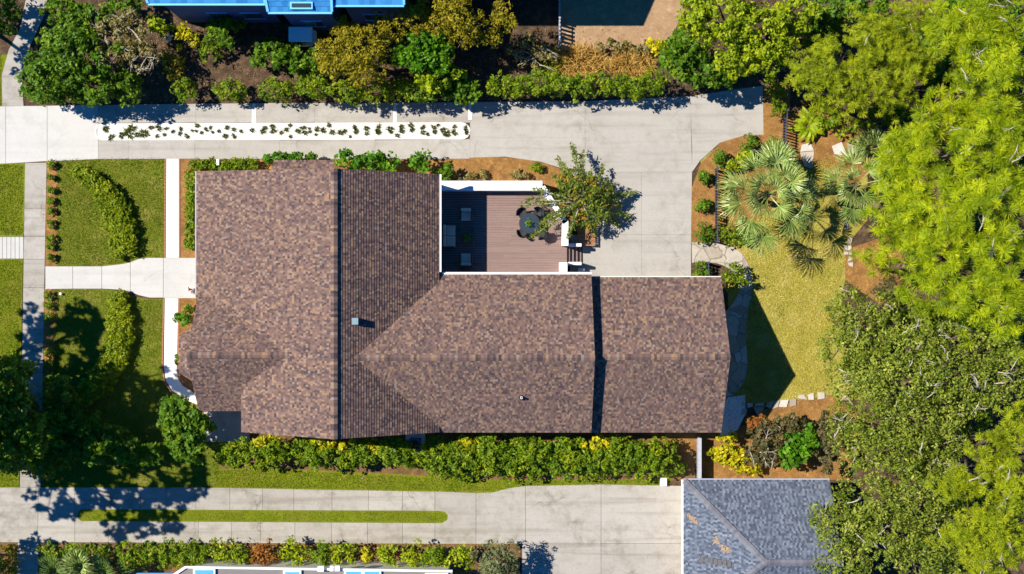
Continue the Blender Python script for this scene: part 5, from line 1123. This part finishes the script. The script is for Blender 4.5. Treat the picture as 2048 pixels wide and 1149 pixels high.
# --- front garden: curved hedges, clipped hedges, small shrubs
def curve_hedge(label, pts, kind, h=.75):
    out = []
    for (x0, y0, w0), (x1, y1, w1) in zip(pts, pts[1:]):
        k = max(1, int(math.hypot(x1 - x0, y1 - y0) / 14))
        for i in range(k): t = i / k; ww = w0 + (w1 - w0) * t; out.append((x0 + (x1 - x0) * t, y0 + (y1 - y0) * t, h * .62, ww, ww, h * .5))
    return plant('hedge', label, 'hedge', kind, out, None, part='foliage', cover=1.7, lump=.12, shell=.5)
curve_hedge('crescent-shaped hedge on the front lawn above the front walk', [(158, 346, 13), (186, 362, 20), (212, 388, 25), (230, 420, 28), (243, 455, 29), (247, 490, 27), (243, 510, 20)], 'crescent')
curve_hedge('crescent-shaped hedge on the shaded front lawn below the front walk', [(238, 604, 22), (240, 640, 26), (240, 680, 27), (228, 720, 27), (205, 755, 26), (170, 790, 22), (150, 805, 14)], 'crescent')
curve_hedge('low hedge between the side path and the brown roof, along the front wall', [(384, 352, 11), (383, 400, 11), (383, 440, 11), (382, 506, 12)], 'hedge', .8)
curve_hedge('low clipped hedge along the upper driveway at the house front corner', [(392, 331, 12), (440, 330, 12), (520, 329, 12)], 'hedge', .9)
plant('hedge', 'rounded hedge beside the roof extension, at the driveway edge', 'hedge', 'bright', [(552, 318, 1.1, 26, 12, .7), (600, 316, .9, 40, 8, .5)], None, part='foliage', leaf=.13)
plant('hedge', 'tall leafy hedge between the upper driveway and main roof', 'hedge', 'bright', [(700, 323, 1.5, 30, 19, .9), (740, 323, 1.5, 36, 20, .9), (775, 326, 1.4, 24, 19, .8)], None, part='foliage', leaf=.14, cover=1.2)
plant('shrub', 'square green bush at the driveway, beside the courtyard corner of the roof', 'shrub', 'bright', [(836, 328, 1.3, 27, 21, .8)], None, part='foliage', leaf=.14, cover=1.2)
for i, (px, py) in enumerate([(880, 348), (925, 355), (960, 350), (1000, 345), (1040, 350), (1075, 335)]):
    if i in (1, 2, 4, 5): plant('shrub', 'sparse low plant in the deck bed, ' + {1: 'leftmost of the open ones', 2: 'second from the left', 4: 'third from the left', 5: 'near the leafy tree'}[i], 'plant', 'tan' if i != 5 else 'hedge', [(px, py, .3, 20, 10, .25)], None, 'sparse plants in the deck bed', part='foliage', cover=.6, leaf=.1)
    elif i == 0: plant('shrub', 'dark bush at the courtyard corner under the gable eave', 'shrub', 'dark', [(px + 10, py, .8, 24, 16, .5)], None, part='foliage')
lab_small = lambda px, py, w_: None
sm = [(330, 'beside the driveway'), (356, 'second below the driveway'), (379, 'third below the driveway'), (402, 'fourth below the driveway'), (423, 'fifth below the driveway'), (449, 'sixth below the driveway'), (477, 'third above the front walk'), (493, 'second above the front walk'), (515, 'just above the front walk')]
for py, lb in sm: plant('small_shrub', 'small shrub in the mulch strip along the sidewalk, ' + lb, 'shrub', 'hedge', [(102, py, .28, 7.5, 7.5, .25)], None, 'small shrubs along the sidewalk', part='foliage', leaf=.07, cover=1.6, lump=.1)
for py, lb in ((591, 'just below the front walk'), (611, 'second below the front walk'), (636, 'third below the front walk'), (704, 'upper of the two in deep shade'), (725, 'lower of the two in deep shade')): plant('small_shrub', 'small round shrub in the shaded mulch strip, ' + lb, 'shrub', 'hedge', [(98, py, .28, 9, 9, .25)], None, 'small shrubs along the sidewalk', part='foliage', leaf=.07, cover=1.6, lump=.1)
plant('shrub', 'green shrub in the bed between side path and bay roof', 'shrub', 'bright', [(366, 640, .8, 14, 15, .5)], None, part='foliage', leaf=.12)
plant('shrub', 'small dark shrub in the bed just below the front door slab', 'shrub', 'dark', [(378, 617, .5, 8, 8, .3)], None, part='foliage', leaf=.1)
plant('shrub', 'sliver of shrub squeezed between the side path and the bay roof', 'shrub', 'hedge', [(355, 720, .5, 6, 12, .35)], None, part='foliage', leaf=.1)
plant('camellia_tree', 'leafy broad tree at the lower front corner of the brown house', 'tree', 'big', [(365, 845, 2.8, 48, 44, 1.1), (375, 890, 2.4, 40, 36, .9), (390, 850, 2.6, 32, 36, .8), (352, 815, 2.6, 30, 24, .8)], .12, cover=1.1, leaf=.19)
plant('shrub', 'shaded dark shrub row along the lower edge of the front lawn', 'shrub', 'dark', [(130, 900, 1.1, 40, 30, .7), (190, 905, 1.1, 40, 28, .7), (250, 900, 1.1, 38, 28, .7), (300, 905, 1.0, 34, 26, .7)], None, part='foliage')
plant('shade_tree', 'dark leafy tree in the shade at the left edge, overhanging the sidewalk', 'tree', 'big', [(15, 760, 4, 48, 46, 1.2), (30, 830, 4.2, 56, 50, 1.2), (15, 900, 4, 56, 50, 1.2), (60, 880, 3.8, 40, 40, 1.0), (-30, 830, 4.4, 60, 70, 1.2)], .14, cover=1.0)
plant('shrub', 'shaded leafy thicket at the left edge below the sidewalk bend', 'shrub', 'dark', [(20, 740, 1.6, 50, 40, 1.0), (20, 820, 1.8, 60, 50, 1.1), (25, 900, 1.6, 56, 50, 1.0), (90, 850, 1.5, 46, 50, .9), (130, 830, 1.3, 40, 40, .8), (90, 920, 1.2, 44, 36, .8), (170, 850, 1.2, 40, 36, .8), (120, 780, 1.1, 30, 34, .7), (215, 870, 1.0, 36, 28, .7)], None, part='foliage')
# south hedge
plant('hedge', 'thick green hedge under the front half of the lower eave', 'hedge', 'hedge', [(470 + 44 * i + 9 * math.sin(i * 2.9), 906 + 6 * math.sin(i * 1.7), 1.4 + .2 * math.sin(i * 3.7), 34 + 6 * math.sin(i * 2.2), 29, .9) for i in range(9)], None, part='foliage', cover=1.7, leaf=.11)
plant('hedge', 'thick green hedge under the lower eave of the mid and east wings', 'hedge', 'hedge', [(868 + 42 * i + 9 * math.sin(i * 3.3), 905 + 8 * math.sin(i * 1.9), 1.5 + .25 * math.sin(i * 2.7), 32 + 8 * math.sin(i * 4.1), 37 - .5 * i, .95) for i in range(12)] + [(890 + 42 * i, 912, 1.5, 30, 34, .9) for i in range(11)], None, part='foliage', cover=1.2, leaf=.11)
plant('hedge', 'green front row of the hedge below the mid wing, beside the grass', 'hedge', 'hedge', [(880 + 46 * i, 938 + 4 * math.sin(i * 2.3), .9, 30, 20, .6) for i in range(11)], None, part='foliage', cover=1.1)
for px, py, r, lb in ((535, 884, 30, 'at the front gable end of the hedge'), (650, 886, 26, 'nearest below the main ridge'), (690, 890, 24, 'just right of the main ridge end'), (748, 893, 14, 'smallest, left of the air conditioner'), (935, 888, 26, 'with orange leaves, right of the air conditioner'), (1190, 888, 30, 'below the step between the two wings')):
    plant('croton_shrub', 'yellow-leaved shrub in the lower-eave hedge, ' + lb, 'shrub', 'yellow', [(px, py, 1.7, r, 13, .55)], None, 'yellow shrubs in the lower hedge', part='foliage', cover=.75, leaf=.16)
# bottom garden
plant('hedge', 'clipped green hedge in the bottom garden left of the shrub row', 'hedge', 'hedge', [(258 + 27 * i, 1109, 1.3, 26, 27, .8) for i in range(6)], None, part='foliage', cover=1.3)
plant('shrub', 'leafy green ground shrub behind the fan palms at the bottom left', 'shrub', 'hedge', [(100, 1105, .9, 30, 18, .6), (150, 1100, .9, 36, 14, .5), (210, 1105, .6, 30, 18, .4)], None, part='foliage')
plant('shrub', 'brown-green shrub in the bottom left corner beside the sidewalk', 'shrub', 'olive', [(8, 1110, .9, 28, 30, .6), (10, 1140, .9, 28, 24, .6)], None, part='foliage')
bl = [(405, 1108, 14, 'hedge', 'small one next to the clipped hedge'), (446, 1106, 27, 'lime', 'first bright one from the left'), (482, 1108, 20, 'hedge', 'with twiggy gaps'), (531, 1108, 24, 'rust', 'with orange leaves'), (585, 1108, 30, 'lime', 'above the second skylight'), (645, 1110, 22, 'hedge', 'above the white roof boxes'), (690, 1110, 27, 'lime', 'above the wide double skylight'), (733, 1110, 10, 'yellow', 'tiny, all yellow'), (780, 1112, 26, 'lime', 'right of the tiny yellow one'), (828, 1114, 22, 'lime', 'third from the grey-green bush'), (870, 1114, 25, 'hedge', 'second from the grey-green bush'), (920, 1116, 28, 'lime', 'next to the grey-green bush')]
for px, py, r, kd, lb in bl: plant('shrub', 'bush in the bottom row along the lower driveway, ' + lb, 'shrub', kd, [(px, py, 1.2, r, min(26, r * 1.0 + 3), .8)], None, 'row of bushes along the lower driveway', part='foliage', cover=1.5, leaf=.11)
plant('small_tree', 'grey-green wispy rounded tree at the end of the bottom shrub row', 'tree', 'grey', [(992, 1115, 2.6, 42, 36, 1.1), (1000, 1140, 2.5, 40, 26, .9)], .08, cover=1.25)
# trees just off the left side, whose shade falls across the front garden
def off(px, py, h, r, rz): f = 1 - h / CAM_H; return (1024 + (px - 1024) / f, 574.5 + (py - 574.5) / f, h, r / f, r / f, rz)
def shade(zx, zy, h, r, rz): return off(zx - .771 * h / SC, zy - .225 * h / SC, h, r, rz)
plant('live_oak', 'tall live oak at the left edge shading the front lawn', 'tree', 'big', [shade(150, 660, 12, 62, 1.3), shade(165, 780, 12, 95, 1.6), shade(285, 800, 12.5, 72, 1.2), shade(350, 765, 12.5, 36, .7), shade(68, 660, 12, 45, 1.0), shade(60, 760, 12, 60, 1.2)], .2, cover=.52, base=(-140, 690), leaf=.24)
plant('live_oak', 'second live oak at the left edge shading the lower driveway', 'tree', 'big', [shade(230, 895, 12, 98, 1.6), shade(365, 950, 12, 52, 1.0), shade(130, 990, 12, 62, 1.2), shade(250, 1030, 12.5, 50, .8), shade(330, 1010, 12.5, 56, .8), shade(110, 900, 12, 70, 1.2)], .18, cover=.52, base=(-80, 850), leaf=.24)
plant('live_oak', 'tree beyond the bottom left corner dappling the lower sidewalk', 'tree', 'big', [off(-130, 1055, 8, 46, .9), off(-140, 1100, 8, 46, .9)], .12, cover=.7, leaf=.2)
plant('live_oak', 'tree beyond the top left corner dappling the curved path', 'tree', 'big', [off(-80, 20, 6.5, 60, 1.2), off(-95, 80, 6.5, 46, 1.0)], .2, cover=.55)
# grass clumps in the white gravel
GP = [(212, 258, 2), (223, 275, 2), (244, 271, 2), (258, 268, 3), (264, 257, 2), (275, 270, 2), (289, 268, 2.2), (303, 256, 1.3), (318, 257, 1.6), (315, 273, 1.3), (329, 270, 1.1), (333, 258, 1), (346, 264, 1.1), (362, 259, 1.3), (360, 268, 1.2), (374, 273, 1.2), (385, 262, 1), (393, 263, 1), (395, 252, 1.2), (403, 266, 1), (412, 259, 1.2), (421, 256, 1), (425, 265, .9), (438, 263, 1), (454, 256, 1.2), (468, 260, 1.4), (451, 273, 1.4), (468, 273, 1.2), (482, 263, 1), (504, 261, 1.5), (526, 263, 1.7), (530, 256, 1.2), (545, 254, 1.5), (547, 263, 1.7), (563, 266, 1.1), (580, 251, 1), (573, 260, 1.2), (581, 274, 1), (596, 263, 1.5), (606, 256, 1.4), (610, 266, 1.2), (619, 258, 1), (620, 264, .9), (634, 259, 1.6), (646, 261, 1.8), (632, 270, .9), (658, 251, 1.1), (664, 265, 1.5), (681, 266, 1.4), (690, 263, 1.5), (700, 274, .8), (709, 254, 1.1), (712, 263, 1.7), (733, 258, 1.8), (733, 268, 1), (756, 258, 1.8), (757, 266, 1.3), (780, 259, 1.9), (782, 265, 1), (803, 255, 1.5), (803, 263, 1.4), (795, 272, 1.5), (822, 252, 1.6), (824, 261, 1.2), (845, 256, 1.4), (846, 266, 1.4), (855, 269, 1), (867, 255, 1.5), (869, 264, 1.4), (876, 251, .9), (886, 261, 1.5), (895, 268, 1.5), (888, 270, 1), (909, 254, 1.4), (908, 266, 1.6), (931, 257, 1.3), (933, 266, 1.2)]
def clump_proto(seed, mat):
    rng = np.random.default_rng(seed); n = 70; a = rng.uniform(0, 6.283, n); d = unit(np.c_[np.cos(a) * .8, np.sin(a) * .8, rng.uniform(.2, 1.2, n)]); b = np.c_[np.cos(a) * .05, np.sin(a) * .05, np.full(n, .03)] * rng.uniform(.2, 1.6, (n, 1)); b[:, 2] = .03
    t = b + d * rng.uniform(.09, .2, n)[:, None]; s = unit(np.cross(d, rng.normal(size=(n, 3)))) * .018; return quads('ornamental_grass', np.stack([b - s, b + s, t + s * .3, t - s * .3], 1), mat)
MAT['clump'] = m_leaf('clump_grass', G((.03, .045, .008), (.07, .09, .014), (.13, .14, .025)))
cps = [clump_proto(i, MAT['clump']) for i in range(4)]; rc = random.Random(9)
for i, (px, py, s) in enumerate(GP):
    o = cps[i] if i < 4 else cps[i % 4].copy()
    if i >= 4: C.collection.objects.link(o)
    o.location = (*W(px, py), .03); o.rotation_euler.z = rc.uniform(0, 6.28); o.scale = (s * rc.uniform(.55, .85), s * rc.uniform(.6, 1.0), .9)
    tag(o, 'low dark green grass clump growing in the white gravel strip', 'grass clump', 'grass clumps in the white gravel strip', 'thing')
# potted plants
def potted(label, px, py, z, s, mat):
    rng = np.random.default_rng(int(px)); r = empty('potted_plant', (*W(px, py, z), z), label, 'potted plant')
    m = MB(); m.lathe([(0, .005), (.10 * s, .005), (.13 * s, .16 * s), (.11 * s, .16 * s), (.1 * s, .12 * s), (0, .12 * s)], n=12); m.build('pot', MAT['wicker'], r)
    n = 60; p = rng.normal(size=(n, 3)) * .10 * s; p[:, 2] = np.abs(p[:, 2]) + .17 * s; quads('leaves', leaf_quads(rng, p, rng.normal(size=(n, 3)) + [0, 0, 1.2], .08 * s, .4), MAT[mat], r)
potted('small potted plant in the middle of the round table', 1057, 447, DZ + .738, 1.0, 'hedge'); potted('small green potted plant on the low coffee table', 934, 476, DZ + .412, 1.1, 'bright')
quads('leaves', leaf_quads(np.random.default_rng(3), np.random.default_rng(4).normal(size=(40, 3)) * [.09, .09, .04] + [0, 0, .46], np.random.default_rng(5).normal(size=(40, 3)) + [0, 0, 1], .06, .5), m_leaf('red_flowers', G((.25, .01, .01), (.4, .02, .02))), fp)

# leaf litter on the bare earth: nobody could count it
rng = np.random.default_rng(55); pts = []
for x0, y0, x1, y1, dens in ((60, 30, 1000, 205, 9), (1000, 60, 1340, 200, 6), (1560, 180, 1760, 330, 5), (1600, 800, 1700, 955, 6), (430, 935, 1390, 960, 8), (400, 1088, 1040, 1130, 8), (880, 318, 1110, 358, 6), (1390, 280, 1560, 480, 3)):
    n = int((x1 - x0) * (y1 - y0) * 9e-4 * dens); pts.append(np.c_[(rng.uniform(x0, x1, n) - 1024) * SC, (574.5 - rng.uniform(y0, y1, n)) * SC, rng.uniform(.03, .06, n)])
pts = np.concatenate(pts); n = len(pts); nr = rng.normal(size=(n, 3)) * .35 + [0, 0, 1.]
o = quads('leaf_litter', leaf_quads(rng, pts, nr, .06, .45), m_leaf('litter_leaves', G((.05, .03, .012), (.20, .12, .05), (.38, .26, .13), (.46, .36, .22)), .1)); o['kind'] = 'stuff'
